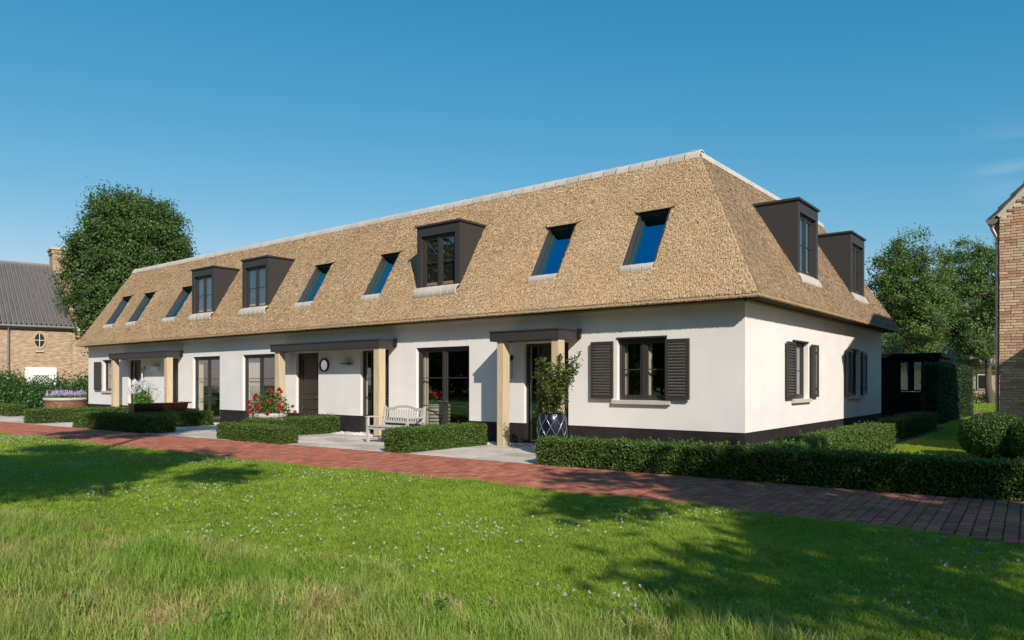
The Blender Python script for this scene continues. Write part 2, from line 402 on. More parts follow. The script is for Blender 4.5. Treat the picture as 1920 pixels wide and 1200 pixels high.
# ------------------------------------------------------------------ road edges
def y_near(x): return np.interp(x, [-45, -20.4, -7, -2.56, 0.8, 5, 14], [-8.2, -6.84, -6.31, -5.90, -5.80, -5.82, -5.7])
def y_far(x): return np.interp(x, [-45, -28, -16.7, -12.9, -10, -6.9, -2.8, 0.33, 2.8, 4.8, 14], [-6.0, -4.62, -4.15, -3.95, -3.72, -3.5, -3.36, -3.18, -3.08, -2.86, -2.3])

# ------------------------------------------------------------------ ground
b = MB(); b.add([(-260, -260, -0.03), (260, -260, -0.03), (260, 260, -0.03), (-260, 260, -0.03)], [(0, 1, 2, 3)])
tag(b.build('ground', M_lawnsoil, origin=(0, 0, -0.03)), 'green ground under and around the lawns', kind='structure')
# soil beds by the house
b = MB(); b.add([(-2.9, -3.2, -0.022), (2.2, -3.0, -0.022), (2.0, 6, -0.022), (2.0, 13, -0.022), (-2.9, 13, -0.022)], [(0, 1, 2, 3, 4)])
tag(b.build('planting_bed', M_earth, origin=(0, 0, -0.022)), 'dark soil bed along the house plinth', kind='structure')
# far right: dark paving strip and pink path
b = MB(); b.add([(-3, 23.2, -0.022), (12, 23.2, -0.022), (12, 26.5, -0.022), (-3, 26.5, -0.022)], [(0, 1, 2, 3)])
tag(b.build('pavement', M_asphalt, origin=(0, 0, -0.022)), kind='structure')
b = MB(); b.add([(-20, 26.5, -0.02), (20, 26.5, -0.02), (20, 31, -0.02), (-20, 31, -0.02)], [(0, 1, 2, 3)])
tag(b.build('side_path', M_pinkpath, origin=(0, 0, -0.02)), kind='structure')

# brick lane
xs = np.linspace(-45, 14, 80)
b = MB()
for i in range(len(xs) - 1):
    b.add([(xs[i], y_near(xs[i]), -0.012), (xs[i + 1], y_near(xs[i + 1]), -0.012), (xs[i + 1], y_far(xs[i + 1]), -0.012), (xs[i], y_far(xs[i]), -0.012)], [(0, 1, 2, 3)])
lane = tag(b.build('brick_lane', M_sand, origin=(0, 0, -0.012)), 'red clinker lane between the lawn and the hedges', kind='structure')
def brick_geo(b, x0, y0, x1, y1, z1, ch=0.006, tint=0.5, sk=0.0):
    z0 = z1 - 0.02
    b.add([(x0, y0, z0), (x1, y0, z0), (x1, y1, z0), (x0, y1, z0), (x0 + ch, y0 + ch, z1), (x1 - ch, y0 + ch, z1), (x1 - ch, y1 - ch, z1), (x0 + ch, y1 - ch, z1)],
          [(4, 5, 6, 7), (0, 1, 5, 4), (1, 2, 6, 5), (2, 3, 7, 6), (3, 0, 4, 7)], 0, tint)
PX, BL = 0.135, 0.21
cells = []
i = 0
x = -44.0
while x < 12.5:
    yf, yn = float(y_far(x)), float(y_near(x))
    y = yf - 0.01
    y += 0 if i % 2 == 0 else BL / 2
    while y > yn:
        ya, yb = max(y - BL + 0.008, yn), min(y, yf - 0.01)
        if yb - ya > 0.03:
            cells.append((x + 0.055 * (yf - y), ya, yb))
        y -= BL
    x += PX; i += 1
def dist_cam(c): return (c[0] - CAM.x) ** 2 + ((c[1] + c[2]) / 2 - CAM.y) ** 2
def in_view(x, y, m=1.05):
    v = Vector((x, y, 0)) - Vector((CAM.x, CAM.y, 0)); d = v.dot(fw)
    return d > 0.5 and abs(v.dot(rt) / d) < 960 / 1359 * m
vis = [c for c in cells if in_view(c[0], c[1], 1.0)]
vis.sort(key=dist_cam)
near = set(vis[:300])
bm = []
for k in range(3):
    t = MB(); ch = 0.006
    brick_geo(t, -0.0635, -0.101, 0.0635, 0.101, 0.0, 0.005 + 0.002 * k)
    me = t.build('brick', M_brick, origin=(0, 0, 0)); bm.append(me.data); bpy.data.objects.remove(me)
far = MB()
for c in cells:
    xx, ya, yb = c
    if c in near and yb - ya > 0.19:
        o = link('brick', bm[random.randrange(3)], lane, (xx + 0.0675, (ya + yb) / 2, random.uniform(-0.003, 0.003)))
        o.rotation_euler = (random.uniform(-.008, .008), random.uniform(-.012, .012), random.uniform(-.006, .006))
    else:
        brick_geo(far, xx + 0.004, ya, xx + 0.131, yb, random.uniform(-0.004, 0.003), 0.006, random.random())
tag(far.build('bricks', M_brickj, lane, origin=(0, 0, -0.01), tint=True), kind='stuff')

# paved terraces in front of the row
b = MB(); b.add([(-45, -6, -0.024), (-2.7, -4, -0.024), (-2.7, 0, -0.024), (-45, 0, -0.024)], [(0, 1, 2, 3)])
terrace = tag(b.build('terrace', M_sand, origin=(0, 0, -0.024)), 'grey paved terrace strip in front of the white row', kind='structure')
slab_cache = {}
sw, sd = 0.74, 0.62
HED = [(-13.3, -3.9, -10.3, -3.2), (-13.15, -3.3, -12.5, -0.25), (-6.85, -3.5, -6.2, -0.7), (-21.6, -4.3, -16.65, -3.35), (-19.75, -3.4, -19.1, -0.7)]
x = -35.5
row = 0
ns_ = 0
while x < -2.75:
    y = -0.62
    first = True
    yy = -0.62 if (row % 2 == 0) else -0.62 + sd / 2
    while yy > float(y_far(x)) and ns_ < 330:
        y1 = min(yy, -0.62); y0 = max(yy - sd + 0.006, float(y_far(x + sw / 2)) + 0.02)
        cx_, cy_ = x + sw / 2, (y0 + y1) / 2
        hid = any(h[0] <= x and x + sw <= h[2] + 0.1 and h[1] <= y0 and y1 <= h[3] for h in HED)
        if y1 - y0 > 0.08 and not hid:
            key = round(y1 - y0, 2)
            if key not in slab_cache:
                t = MB(); brick_geo(t, -sw / 2 + 0.003, -(y1 - y0) / 2, sw / 2 - 0.003, (y1 - y0) / 2, 0.0, 0.004)
                q = t.build('paving_slab', M_slab, origin=(0, 0, 0)); slab_cache[key] = q.data; bpy.data.objects.remove(q)
            link('paving_slab', slab_cache[key], terrace, (cx_, cy_, random.uniform(-0.006, -0.002))); ns_ += 1
        yy -= sd
    x += sw; row += 1
# white gravel strip against the wall
def gravel_strip(x0, x1, y0, y1, n):
    P = np.stack([rng.uniform(x0, x1, n), rng.uniform(y0, y1, n), rng.uniform(-0.02, 0.012, n)], 1)
    r = rng.uniform(0.012, 0.026, n)
    A, B, N = leaf_frames(n, np.array([[0, 0, 1.0]]), 1.2)
    base = MB(); base.box(x0, y0, -0.025, x1, y1, -0.004, 0, 0.4)
    return quads('gravel_strip', P, A * r[:, None], B * r[:, None], rng.random(n), M_gravel, terrace, extra=base, diamond=False)
g = gravel_strip(-35, -2.8, -0.60, -0.02, 26000)
tag(g, kind='stuff')

# ------------------------------------------------------------------ the thatched row
house = empty('thatched_row_house', (-15.8, 6.0, 0), 'long white stuccoed terrace row with thatched mansard roof, dark dormers and porches', 'house')
XW0, XW1, YW1 = -31.68, 0.0, 12.11
ZP, ZW = 0.52, 3.21
def wall_grid(b, u0, u1, z0, z1, ops, P, depth, mi=0, reveal_mi=0, step=2.5):
    """P(u, d, z) -> point; d is the depth into the wall"""
    us = sorted({u0, u1, *[o[0] for o in ops], *[o[1] for o in ops]} & set([u for u in [u0, u1, *[o[0] for o in ops], *[o[1] for o in ops]] if u0 <= u <= u1]))
    zs = sorted({z0, z1, *[min(max(o[2], z0), z1) for o in ops], *[min(max(o[3], z0), z1) for o in ops]})
    for i in range(len(us) - 1):
        for j in range(len(zs) - 1):
            cu, cz = (us[i] + us[i + 1]) / 2, (zs[j] + zs[j + 1]) / 2
            if any(o[0] < cu < o[1] and o[2] < cz < o[3] for o in ops): continue
            b.add([P(us[i], 0, zs[j]), P(us[i + 1], 0, zs[j]), P(us[i + 1], 0, zs[j + 1]), P(us[i], 0, zs[j + 1])], [(0, 1, 2, 3)], mi)
    for o in ops:
        a, c = max(o[2], z0), min(o[3], z1)
        if a >= c: continue
        for u in (o[0], o[1]):
            b.add([P(u, 0, a), P(u, depth, a), P(u, depth, c), P(u, 0, c)], [(0, 1, 2, 3)], reveal_mi)
        if o[3] <= z1: b.add([P(o[0], 0, o[3]), P(o[1], 0, o[3]), P(o[1], depth, o[3]), P(o[0], depth, o[3])], [(0, 1, 2, 3)], reveal_mi)
        if o[2] >= z0: b.add([P(o[0], 0, o[2]), P(o[1], 0, o[2]), P(o[1], depth, o[2]), P(o[0], depth, o[2])], [(0, 1, 2, 3)], reveal_mi)
OPS = {  # name: (x0, x1, z0, z1)
    'WA': (-30.03, -28.75, 1.14, 2.52), 'D1': (-27.48, -26.31, 0.04, 2.50), 'D2': (-24.23, -23.08, 0.04, 2.50),
    'FC': (-21.92, -19.94, 0.04, 2.52), 'FD': (-18.39, -16.38, 0.04, 2.52), 'E': (-15.17, -13.96, 0.04, 2.50),
    'F': (-11.89, -10.61, 0.04, 2.50), 'G': (-9.47, -7.45, 0.04, 2.51), 'H': (-5.62, -4.28, 0.04, 2.50), 'WI': (-2.95, -1.72, 1.14, 2.52)}
SOPS = {'S1': (2.97, 4.15, 1.14, 2.50), 'S2': (8.05, 9.22, 1.14, 2.50)}
Pf = lambda u, d, z: (u, d, z)
Ps = lambda u, d, z: (-d, u, z)
Pl = lambda u, d, z: (XW0 + d, u, z)
Pb = lambda u, d, z: (u, YW1 - d, z)
RV = 0.13
b = MB()
wall_grid(b, XW0, XW1, ZP, ZW, list(OPS.values()), Pf, RV)
wall_grid(b, 0, YW1, ZP, ZW, list(SOPS.values()), Ps, RV)
wall_grid(b, 0, YW1, ZP, ZW, [], Pl, RV)
wall_grid(b, XW0, XW1, ZP, ZW, [], Pb, RV)
b.build('wall', M_stucco, house)
b = MB()
Pf2 = lambda u, d, z: (u, d + 0.012, z)
Ps2 = lambda u, d, z: (-d - 0.012, u, z)
wall_grid(b, XW0 + .012, XW1 - .012, -0.1, ZP, list(OPS.values()), Pf2, RV)
wall_grid(b, 0.012, YW1 - .012, -0.1, ZP, [], Ps2, RV)
wall_grid(b, 0.012, YW1 - .012, -0.1, ZP, [], lambda u, d, z: (XW0 + .012 + d, u, z), RV)
b.add([(XW0, 0, ZP), (XW1, 0, ZP), (XW1, 0.012, ZP), (XW0, 0.012, ZP)], [(0, 1, 2, 3)])
b.build('plinth', M_plinth, house)
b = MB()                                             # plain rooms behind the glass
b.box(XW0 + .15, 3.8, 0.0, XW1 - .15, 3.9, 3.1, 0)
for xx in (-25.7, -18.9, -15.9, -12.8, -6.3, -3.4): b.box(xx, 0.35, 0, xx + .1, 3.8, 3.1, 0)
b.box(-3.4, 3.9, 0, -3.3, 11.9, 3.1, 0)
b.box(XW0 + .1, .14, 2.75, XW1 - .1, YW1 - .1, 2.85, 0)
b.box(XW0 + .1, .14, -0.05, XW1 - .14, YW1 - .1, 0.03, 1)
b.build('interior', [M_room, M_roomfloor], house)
b = MB()                                             # cream cover strip under the thatch
b.box(XW0, -0.035, ZW - 0.045, XW1 + 0.035, -0.001, ZW - 0.002); b.box(0.001, -0.035, ZW - 0.045, 0.035, YW1, ZW - 0.002)
b.build('eave_strip', M_coping, house)
# --- roof
O = 0.45
ex0, ex1, ey0, ey1, ze = -32.07, O, -O, 12.91, 3.22
tx0, tx1, ty0, ty1, zt = -31.0, -1.8, 1.8, 11.55, 6.96
def fr_pt(x, s, off=0.0):   # front slope: s 0..1
    L = math.hypot(ty0 - ey0, zt - ze); ny, nz = -(zt - ze) / L, (ty0 - ey0) / L
    return Vector((x, ey0 + (ty0 - ey0) * s + ny * off, ze + (zt - ze) * s + nz * off))
LF = math.hypot(ty0 - ey0, zt - ze)
SKY = [(-30.08, -29.2), (-27.82, -26.92), (-24.42, -23.5), (-15.25, -14.42), (-11.88, -11.12), (-5.48, -4.67), (-2.88, -2.08)]
s0, s1 = (4.10 - ze) / (zt - ze), (5.50 - ze) / (zt - ze)
DORM = [-21.32, -17.72, -8.69]; DW = 1.64
SDORM = [4.48, 9.42]
holes = [(a, c, s0, s1) for a, c in SKY]
us = sorted(set(list(np.round(np.arange(tx0, tx1, 0.33), 3)) + [tx0, tx1] + [h[0] for h in holes] + [h[1] for h in holes]))
ss = sorted(set(list(np.round(np.linspace(0, 1, 15), 4)) + [s0, s1]))
b = MB()
def wob(p, a=0.018):
    return 0
for i in range(len(us) - 1):
    for j in range(len(ss) - 1):
        cu, cs = (us[i] + us[i + 1]) / 2, (ss[j] + ss[j + 1]) / 2
        if any(h[0] < cu < h[1] and h[2] < cs < h[3] for h in holes): continue
        b.add([fr_pt(us[i], ss[j]), fr_pt(us[i + 1], ss[j]), fr_pt(us[i + 1], ss[j + 1]), fr_pt(us[i], ss[j + 1])], [(0, 1, 2, 3)])
def P3(x, y, z): return (x, y, z)
b.add([(tx1, ey0, ze), (ex1, ey0, ze), (tx1, ty0, zt)], [(0, 1, 2)])
b.add([(ex0, ey0, ze), (tx0, ey0, ze), (tx0, ty0, zt)], [(0, 1, 2)])
b.add([(ex1, ey0, ze), (ex1, ey1, ze), (tx1, ty1, zt), (tx1, ty0, zt)], [(0, 1, 2, 3)])
b.add([(ex0, ey0, ze), (ex0, ey1, ze), (tx0, ty1, zt), (tx0, ty0, zt)], [(0, 3, 2, 1)])
b.add([(ex0, ey1, ze), (ex1, ey1, ze), (tx1, ty1, zt), (tx0, ty1, zt)], [(0, 3, 2, 1)])
b.add([(tx0, ty0, zt), (tx1, ty0, zt), (tx1, ty1, zt), (tx0, ty1, zt)], [(0, 1, 2, 3)])
zs_ = ze - 0.03
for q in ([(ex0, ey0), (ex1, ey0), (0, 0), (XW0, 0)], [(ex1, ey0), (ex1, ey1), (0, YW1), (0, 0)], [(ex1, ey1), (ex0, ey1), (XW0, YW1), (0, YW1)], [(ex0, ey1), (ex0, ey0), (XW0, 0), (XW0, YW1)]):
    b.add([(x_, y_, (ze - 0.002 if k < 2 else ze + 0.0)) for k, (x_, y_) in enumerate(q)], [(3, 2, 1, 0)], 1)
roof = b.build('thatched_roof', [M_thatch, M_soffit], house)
# reed ends: short strokes lying on the thatch, lower end lifted
def reeds(n, ptfun, down, nrm, along, size=1.0, keep=None, liftmax=.44):
    a, c = rng.random(n), rng.random(n)
    c = .018 + .98 * c
    P = ptfun(a, c)
    if keep is not None:
        k = keep(P); P = P[k]
    n = len(P)
    ang = rng.normal(0, 0.20, n)
    D = np.array(down); A = np.array(along); N = np.array(nrm)
    d = D[None] * np.cos(ang)[:, None] + A[None] * np.sin(ang)[:, None]
    w = -D[None] * np.sin(ang)[:, None] + A[None] * np.cos(ang)[:, None]
    lift = rng.uniform(0.06, liftmax, n)[:, None]
    d = unit(d + N[None] * lift)
    roll = rng.normal(0, 0.24, n)[:, None]
    w = unit(w + N[None] * roll)
    ln = rng.uniform(0.024, 0.055, n)[:, None] * size; wd = rng.uniform(0.0055, 0.0105, n)[:, None] * size
    P = P + N[None] * rng.uniform(0.004, 0.03, n)[:, None]
    return P, d * ln, w * wd, rng.beta(2.2, 2.0, n)
dn = np.array([0, ey0 - ty0, ze - zt]); dn /= np.linalg.norm(dn)
nf = np.array([0, -(zt - ze) / LF, (ty0 - ey0) / LF])
def pf(a, c):
    s = c; xl = ex0 + (tx0 - ex0) * s; xr = ex1 + (tx1 - ex1) * s
    a = a ** 0.72                                       # denser towards the near end
    x = xl + (xr - xl) * a
    return np.stack([x, ey0 + (ty0 - ey0) * s, ze + (zt - ze) * s], 1)
def keepf(P):
    s = (P[:, 2] - ze) / (zt - ze); k = np.ones(len(P), bool)
    for h in holes: k &= ~((P[:, 0] > h[0] - 0.02) & (P[:, 0] < h[1] + 0.02) & (s > s0 - 0.02) & (s < s1 + 0.01))
    for xc in DORM: k &= ~((np.abs(P[:, 0] - xc) < DW / 2) & (P[:, 2] > 4.02) & (P[:, 2] < 5.9))
    return k
def keeps(P):
    k = np.ones(len(P), bool)
    for yc in SDORM: k &= ~((np.abs(P[:, 1] - yc) < DW / 2) & (P[:, 2] > 4.07) & (P[:, 2] < 5.95))
    return k
LS = math.hypot(ex1 - tx1, zt - ze)
nsd = np.array([(zt - ze) / LS, 0, (ex1 - tx1) / LS]); dsd = np.array([ex1 - tx1, 0, ze - zt]); dsd = dsd / np.linalg.norm(dsd)
def ps(a, c):
    s = c; yl = ey0 + (ty0 - ey0) * s; yr = ey1 + (ty1 - ey1) * s
    return np.stack([ex1 + (tx1 - ex1) * s, yl + (yr - yl) * a, ze + (zt - ze) * s], 1)
R1 = reeds(400000, pf, dn, nf, (1, 0, 0), 0.86, keepf)
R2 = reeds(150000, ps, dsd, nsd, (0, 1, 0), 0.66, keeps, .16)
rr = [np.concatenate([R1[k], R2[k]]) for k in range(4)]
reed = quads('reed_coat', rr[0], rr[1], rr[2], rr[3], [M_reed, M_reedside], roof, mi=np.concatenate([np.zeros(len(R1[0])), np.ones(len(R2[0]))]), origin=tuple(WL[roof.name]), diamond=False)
tag(reed, kind='stuff')
# frayed bottom edge
n_ = 16000
a = rng.random(n_) ** 0.75
P = np.stack([ex0 + (ex1 - ex0) * a, np.full(n_, ey0) + rng.uniform(0, .05, n_), np.full(n_, ze) + rng.uniform(-.012, .03, n_)], 1)
n2_ = 6000
P2 = np.stack([np.full(n2_, ex1) - rng.uniform(0, .05, n2_), ey0 + (ey1 - ey0) * rng.random(n2_), np.full(n2_, ze) + rng.uniform(-.012, .03, n2_)], 1)
D1 = unit(np.array([[0, -0.45, -0.8]]) + rng.normal(0, .12, (n_, 3))); D2 = unit(np.array([[0.45, 0, -0.8]]) + rng.normal(0, .12, (n2_, 3)))
W1 = np.tile([[1.0, 0, 0]], (n_, 1)); W2 = np.tile([[0, 1.0, 0]], (n2_, 1))
PP = np.concatenate([P, P2]); DD = np.concatenate([D1, D2]) * 0.016; WW = np.concatenate([W1, W2]) * 0.007
tag(quads('eave_fringe', PP, DD, WW, rng.random(len(PP)) * .6, M_reed, roof, origin=tuple(WL[roof.name]), diamond=False), kind='stuff')

# ridge tiles (half-round caps)
def cap_mesh(length, r, arc0, arc1, name, m, lip=0.012):
    t = MB(); k = 9; ring = []
    for (xx, rr_) in ((-length / 2, r - .03), (-length / 2, r), (length / 2 - 0.012, r + lip), (length / 2 - .008, r - 0.03)):
        ring.append([(xx, rr_ * math.cos(arc0 + (arc1 - arc0) * i / k), rr_ * math.sin(arc0 + (arc1 - arc0) * i / k)) for i in range(k + 1)])
    for a_ in range(len(ring) - 1):
        t.add(ring[a_] + ring[a_ + 1], [(i, i + 1, k + 2 + i, k + 1 + i) for i in range(k)], 0, .5, a_ == 1)
    o = t.build(name, m, origin=(0, 0, 0)); me = o.data; bpy.data.objects.remove(o)
    return me
cap = cap_mesh(0.352, 0.235, math.pi * 1.0, 0.15, 'ridge_tile', M_ridge, .006)
nt = 78
b = MB(); b.tube((tx0 + .05, ty0 + .115, zt - .15), (tx1 - .1, ty0 + .115, zt - .15), .222, .222, 20); b.tube((tx1 - .115, ty0 + .1, zt - .15), (tx1 - .115, ty1, zt - .15), .222, .222, 20)
b.build('ridge_bed', M_joint, roof)
for i in range(nt):
    xx = tx0 + 0.18 + (tx1 - tx0 - 0.3) * i / (nt - 1)
    link('ridge_tile', cap, house, (xx, ty0 + 0.115, zt - 0.15 + random.uniform(-.004, .004)), (random.uniform(-.03, .03), 0, random.uniform(-.006, .006)))
for i in range(27):
    yy = ty0 + 0.15 + (ty1 - ty0 - 0.2) * i / 26
    link('ridge_tile', cap, house, (tx1 - 0.115, yy, zt - .15), (0, 0, math.pi / 2))
    link('ridge_tile', cap, house, (tx0 + 0.115, yy, zt - .15), (0, 0, -math.pi / 2))

# --- skylights
sill_cap = cap_mesh(0.264, 0.145, math.pi * 1.0, 0.40, 'sill_tile', M_ridge, 0.004)
def skylight(x0, x1):
    ang = math.atan2(zt - ze, ty0 - ey0)
    base = fr_pt((x0 + x1) / 2, s0)
    # local: x along, y up the slope, z outwards
    M = Matrix.Translation(base) @ Matrix.Rotation(ang, 4, 'X')
    w = x1 - x0; h = (s1 - s0) * LF; dpt = 0.21; t = 0.03
    b = MB(M)
    b.box(-w / 2 - .002, 0, -dpt, -w / 2 + t, h, 0.015); b.box(w / 2 - t, 0, -dpt, w / 2 + .002, h, 0.015)
    b.box(-w / 2 + t, h - t, -dpt, w / 2 - t, h + .002, 0.012); b.box(-w / 2 + t, -.002, -dpt, w / 2 - t, t, 0.012)
    sk = b.build('skylight', M_frame, house)
    b = MB(M); q = w / 2 - t; f = 0.05
    b.box(-q, t, -dpt + .01, -q + f, h - t, -dpt + .075); b.box(q - f, t, -dpt + .01, q, h - t, -dpt + .075)
    b.box(-q + f, h - t - f, -dpt + .01, q - f, h - t, -dpt + .07); b.box(-q + f, t, -dpt + .01, q - f, t + f, -dpt + .07)
    b.build('sash', M_frame, sk)
    b = MB(M); b.box(-q + f - .005, t + f - .005, -dpt + .03, q - f + .005, h - t - f + .005, -dpt + .045); b.build('pane', M_skyglass, sk)
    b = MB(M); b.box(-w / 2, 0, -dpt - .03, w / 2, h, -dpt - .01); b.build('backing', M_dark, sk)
    # thatch brow: thin tapering lip above the opening
    b = MB(M); e = 0.20
    b.add([(-w / 2 - e, h + .12, 0.012), (-w / 2 + .0, h - .025, 0.095), (w / 2 - .0, h - .025, 0.095), (w / 2 + e, h + .12, 0.012), (w / 2 + .02, h + .10, 0.02), (-w / 2 - .02, h + .10, 0.02)],
          [(0, 1, 5), (1, 2, 4, 5), (2, 3, 4)], 0)
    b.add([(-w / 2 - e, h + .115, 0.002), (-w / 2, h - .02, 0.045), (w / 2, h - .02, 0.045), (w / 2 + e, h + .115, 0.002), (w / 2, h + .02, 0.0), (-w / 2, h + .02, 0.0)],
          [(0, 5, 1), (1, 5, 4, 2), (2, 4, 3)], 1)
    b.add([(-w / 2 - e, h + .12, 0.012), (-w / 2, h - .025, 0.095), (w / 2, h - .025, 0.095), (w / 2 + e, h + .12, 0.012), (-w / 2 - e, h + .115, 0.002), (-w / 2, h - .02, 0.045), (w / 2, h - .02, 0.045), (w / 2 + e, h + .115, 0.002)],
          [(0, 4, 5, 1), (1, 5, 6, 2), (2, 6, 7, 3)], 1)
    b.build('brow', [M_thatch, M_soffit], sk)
    k = 3
    for i in range(k):
        wl_ = base + Vector(((i - (k - 1) / 2) * (w + .04) / k, 0, 0)) + Matrix.Rotation(ang, 3, 'X') @ Vector((0, -0.02, -0.075))
        o = link('sill_tile', sill_cap, sk, wl_, (ang, 0, 0)); o.scale = ((w + .04) / k / 0.285, 1, 1)
for a_, c_ in SKY: skylight(a_, c_)

# --- dormers
def casement(M, w, h, parent, cols=2, bars=1, f=0.06, name='casement', glassm=None, y=0.0, jamb=True, bar_t=0.022):
    """frame in local x-z plane centred on x, bottom at z 0; y into the wall"""
    glassm = glassm or M_glass
    b = MB(M)
    b.box(-w / 2, y, 0, -w / 2 + f, y + .07, h); b.box(w / 2 - f, y, 0, w / 2, y + .07, h)
    b.box(-w / 2 + f, y, h - f, w / 2 - f, y + .07, h); b.box(-w / 2 + f, y, 0, w / 2 - f, y + .07, f)
    if cols == 2: b.box(-.035, y - .004, f, .035, y + .066, h - f)
    fr = b.build(name, M_frame, parent)
    iw = (w - 2 * f - (0.07 if cols == 2 else 0)) / cols
    for c in range(cols):
        x0 = -w / 2 + f + c * (iw + 0.07); x1 = x0 + iw; g = 0.055
        b = MB(M)
        b.box(x0 + .003, y + .018, f + .003, x0 + g, y + .062, h - f - .003); b.box(x1 - g, y + .018, f + .003, x1 - .003, y + .062, h - f - .003)
        b.box(x0 + g, y + .018, h - f - g, x1 - g, y + .062, h - f - .003); b.box(x0 + g, y + .018, f + .003, x1 - g, y + .062, f + g)
        b.build('sash', M_frame, fr)
        b = MB(M); b.box(x0 + g - .004, y + .038, f + g - .004, x1 - g + .004, y + .044, h - f - g + .004); b.build('pane', glassm, fr)
        for k in range(bars):
            z = f + (h - 2 * f) * (k + 1) / (bars + 1)
            b = MB(M); b.box(x0 + g, y + .024, z - bar_t / 2, x1 - g, y + .058, z + bar_t / 2); b.build('glazing_bar', M_frame, fr)
    return fr
def dormer(M, zbase, ytoprun, yface):
    """local: x along wall, y into the roof, z up; origin at front bottom centre"""
    h = 1.80; w = DW; sl = (zt - ze) / (ty0 - ey0)
    depth = h / sl + 0.06
    b = MB(M)
    f = 0.17
    # front surround
    b.box(-w / 2, 0, 0, -w / 2 + f, .12, h); b.box(w / 2 - f, 0, 0, w / 2, .12, h); b.box(-w / 2 + f, 0, h - .26, w / 2 - f, .12, h); b.box(-w / 2 + f, 0, 0, w / 2 - f, .12, .05)
    # cheeks
    for sx in (-1, 1):
        x0, x1 = sx * (w / 2), sx * (w / 2 - .05)
        b.prism([(0.12, -0.02), (depth, h), (0.12, h)], 0, min(x0, x1), max(x0, x1))
        b.prism([(0.0, -0.1), (0.12, -0.1), (0.12, 0.0), (0, 0)], 0, min(x0, x1), max(x0, x1))
    b.box(-w / 2 + .05, .12, h - .06, w / 2 - .05, depth, h - .01)
    d = b.build('dormer', M_zinc, house)
    b = MB(M); b.box(-w / 2 - .045, -.045, h + .002, w / 2 + .045, depth + .05, h + .055); b.build('dormer_roof', M_zinc, d)
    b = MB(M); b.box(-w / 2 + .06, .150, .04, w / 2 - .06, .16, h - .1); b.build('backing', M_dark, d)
    Mw = M @ Matrix.Translation((0, 0.065, .05))
    casement(Mw, w - 2 * f, h - .31, d, 2, 1, f=0.055)
    k = 6
    ang = math.atan2(zt - ze, ty0 - ey0)
    for i in range(k):
        loc = M @ Vector(((i - (k - 1) / 2) * (w + .02) / k, 0.0, -0.075))
        R = (M.to_3x3() @ Matrix.Rotation(ang, 3, 'X')).to_euler()
        o = link('sill_tile', sill_cap, d, loc, R); o.scale = ((w + .02) / k / 0.285, 1.3, 1.1 if ytoprun == 0 else .5)
for xc in DORM: dormer(Matrix.Translation((xc, 0.075, 4.10)), 0, 0, 0)
for yc in SDORM: dormer(Matrix.Translation((-0.09, yc, 4.15)) @ Matrix.Rotation(math.pi / 2, 4, 'Z'), 0, 1, 0)

# --- windows, French doors, doors
def at_front(xc, z, d=RV): return Matrix.Translation((xc, d - 0.03, z))
def at_side(yc, z, d=RV): return Matrix.Translation((-(d - 0.03), yc, z)) @ Matrix.Rotation(math.pi / 2, 4, 'Z')
def shutter_slats():
    t = MB(); t.add([(-.19, -.019, -.024), (.19, -.019, -.024), (.19, .019, .016), (-.19, .019, .016), (-.19, -.023, -.018), (.19, -.023, -.018), (.19, .015, .022), (-.19, .015, .022)],
                    [(0, 3, 2, 1), (4, 5, 6, 7), (0, 1, 5, 4), (1, 2, 6, 5), (2, 3, 7, 6), (3, 0, 4, 7)])
    o = t.build('slat', M_slat, origin=(0, 0, 0)); me = o.data; bpy.data.objects.remove(o); return me
slat_me = shutter_slats()
def shutter(M, w, z0, z1, n=18):
    """M: local x along the wall, -y outwards; centred"""
    h = z1 - z0; f = 0.062; b = MB(M); yo, yi = -0.085, -0.045
    b.box(-w / 2, yo, z0, -w / 2 + f, yi, z1); b.box(w / 2 - f, yo, z0, w / 2, yi, z1)
    b.box(-w / 2 + f, yo, z1 - f, w / 2 - f, yi, z1); b.box(-w / 2 + f, yo, z0, w / 2 - f, yi, z0 + f * 1.2)
    for zz in (z0 + .2, z1 - .2):
        for sx in (-1, 1): b.box(sx * (w / 2 - .04), yi, zz - .02, sx * (w / 2 - .02), 0.0, zz + .02)
    s = b.build('shutter', M_frame, house)
    zz0, zz1 = z0 + f * 1.2, z1 - f
    R = M.to_3x3().to_euler()
    for i in range(n):
        z = zz0 + (zz1 - zz0) * (i + .5) / n
        o = link('slat', slat_me, s, M @ Vector((0, (yo + yi) / 2, z)), R)
        o.scale = ((w - 2 * f) / .38, 1, 1)
def sill(M, w, z, parent):
    b = MB(M); b.box(-w / 2 - .1, -.075, z - .085, w / 2 + .1, -.002, z - .001); b.box(-w / 2, -.002, z - .06, w / 2, RV - .03, z - .001)
    b.build('sill', M_coping, parent)
def window(M, w, z0, z1, cols=2):
    Mw = M @ Matrix.Translation((0, 0, z0)); wf = casement(Mw, w - .004, z1 - z0 - .004, house, cols, 1, name='window')
    b = MB(M); b.box(-w / 2 - .01, -(RV - .03) - .02, z1 - .0, w / 2 + .01, -.001, z1 + .035); b.build('drip_moulding', M_frame, wf)
    return wf
A, C_, z0_, z1_ = OPS['WI']
M = Matrix.Translation(((A + C_) / 2, RV - .03, 0))
wf = window(M, C_ - A, z0_, z1_); sill(Matrix.Translation(((A + C_) / 2, 0, 0)), C_ - A, z0_, wf)
shutter(Matrix.Translation((-3.315, 0, 0)), .59, 1.17, 2.47); shutter(Matrix.Translation((-1.445, 0, 0)), .55, 1.17, 2.47)
A, C_, z0_, z1_ = OPS['WA']
M = Matrix.Translation(((A + C_) / 2, RV - .03, 0))
wf = window(M, C_ - A, z0_, z1_); sill(Matrix.Translation(((A + C_) / 2, 0, 0)), C_ - A, z0_, wf)
shutter(Matrix.Translation((-30.52, 0, 0)), .7, 1.17, 2.47)
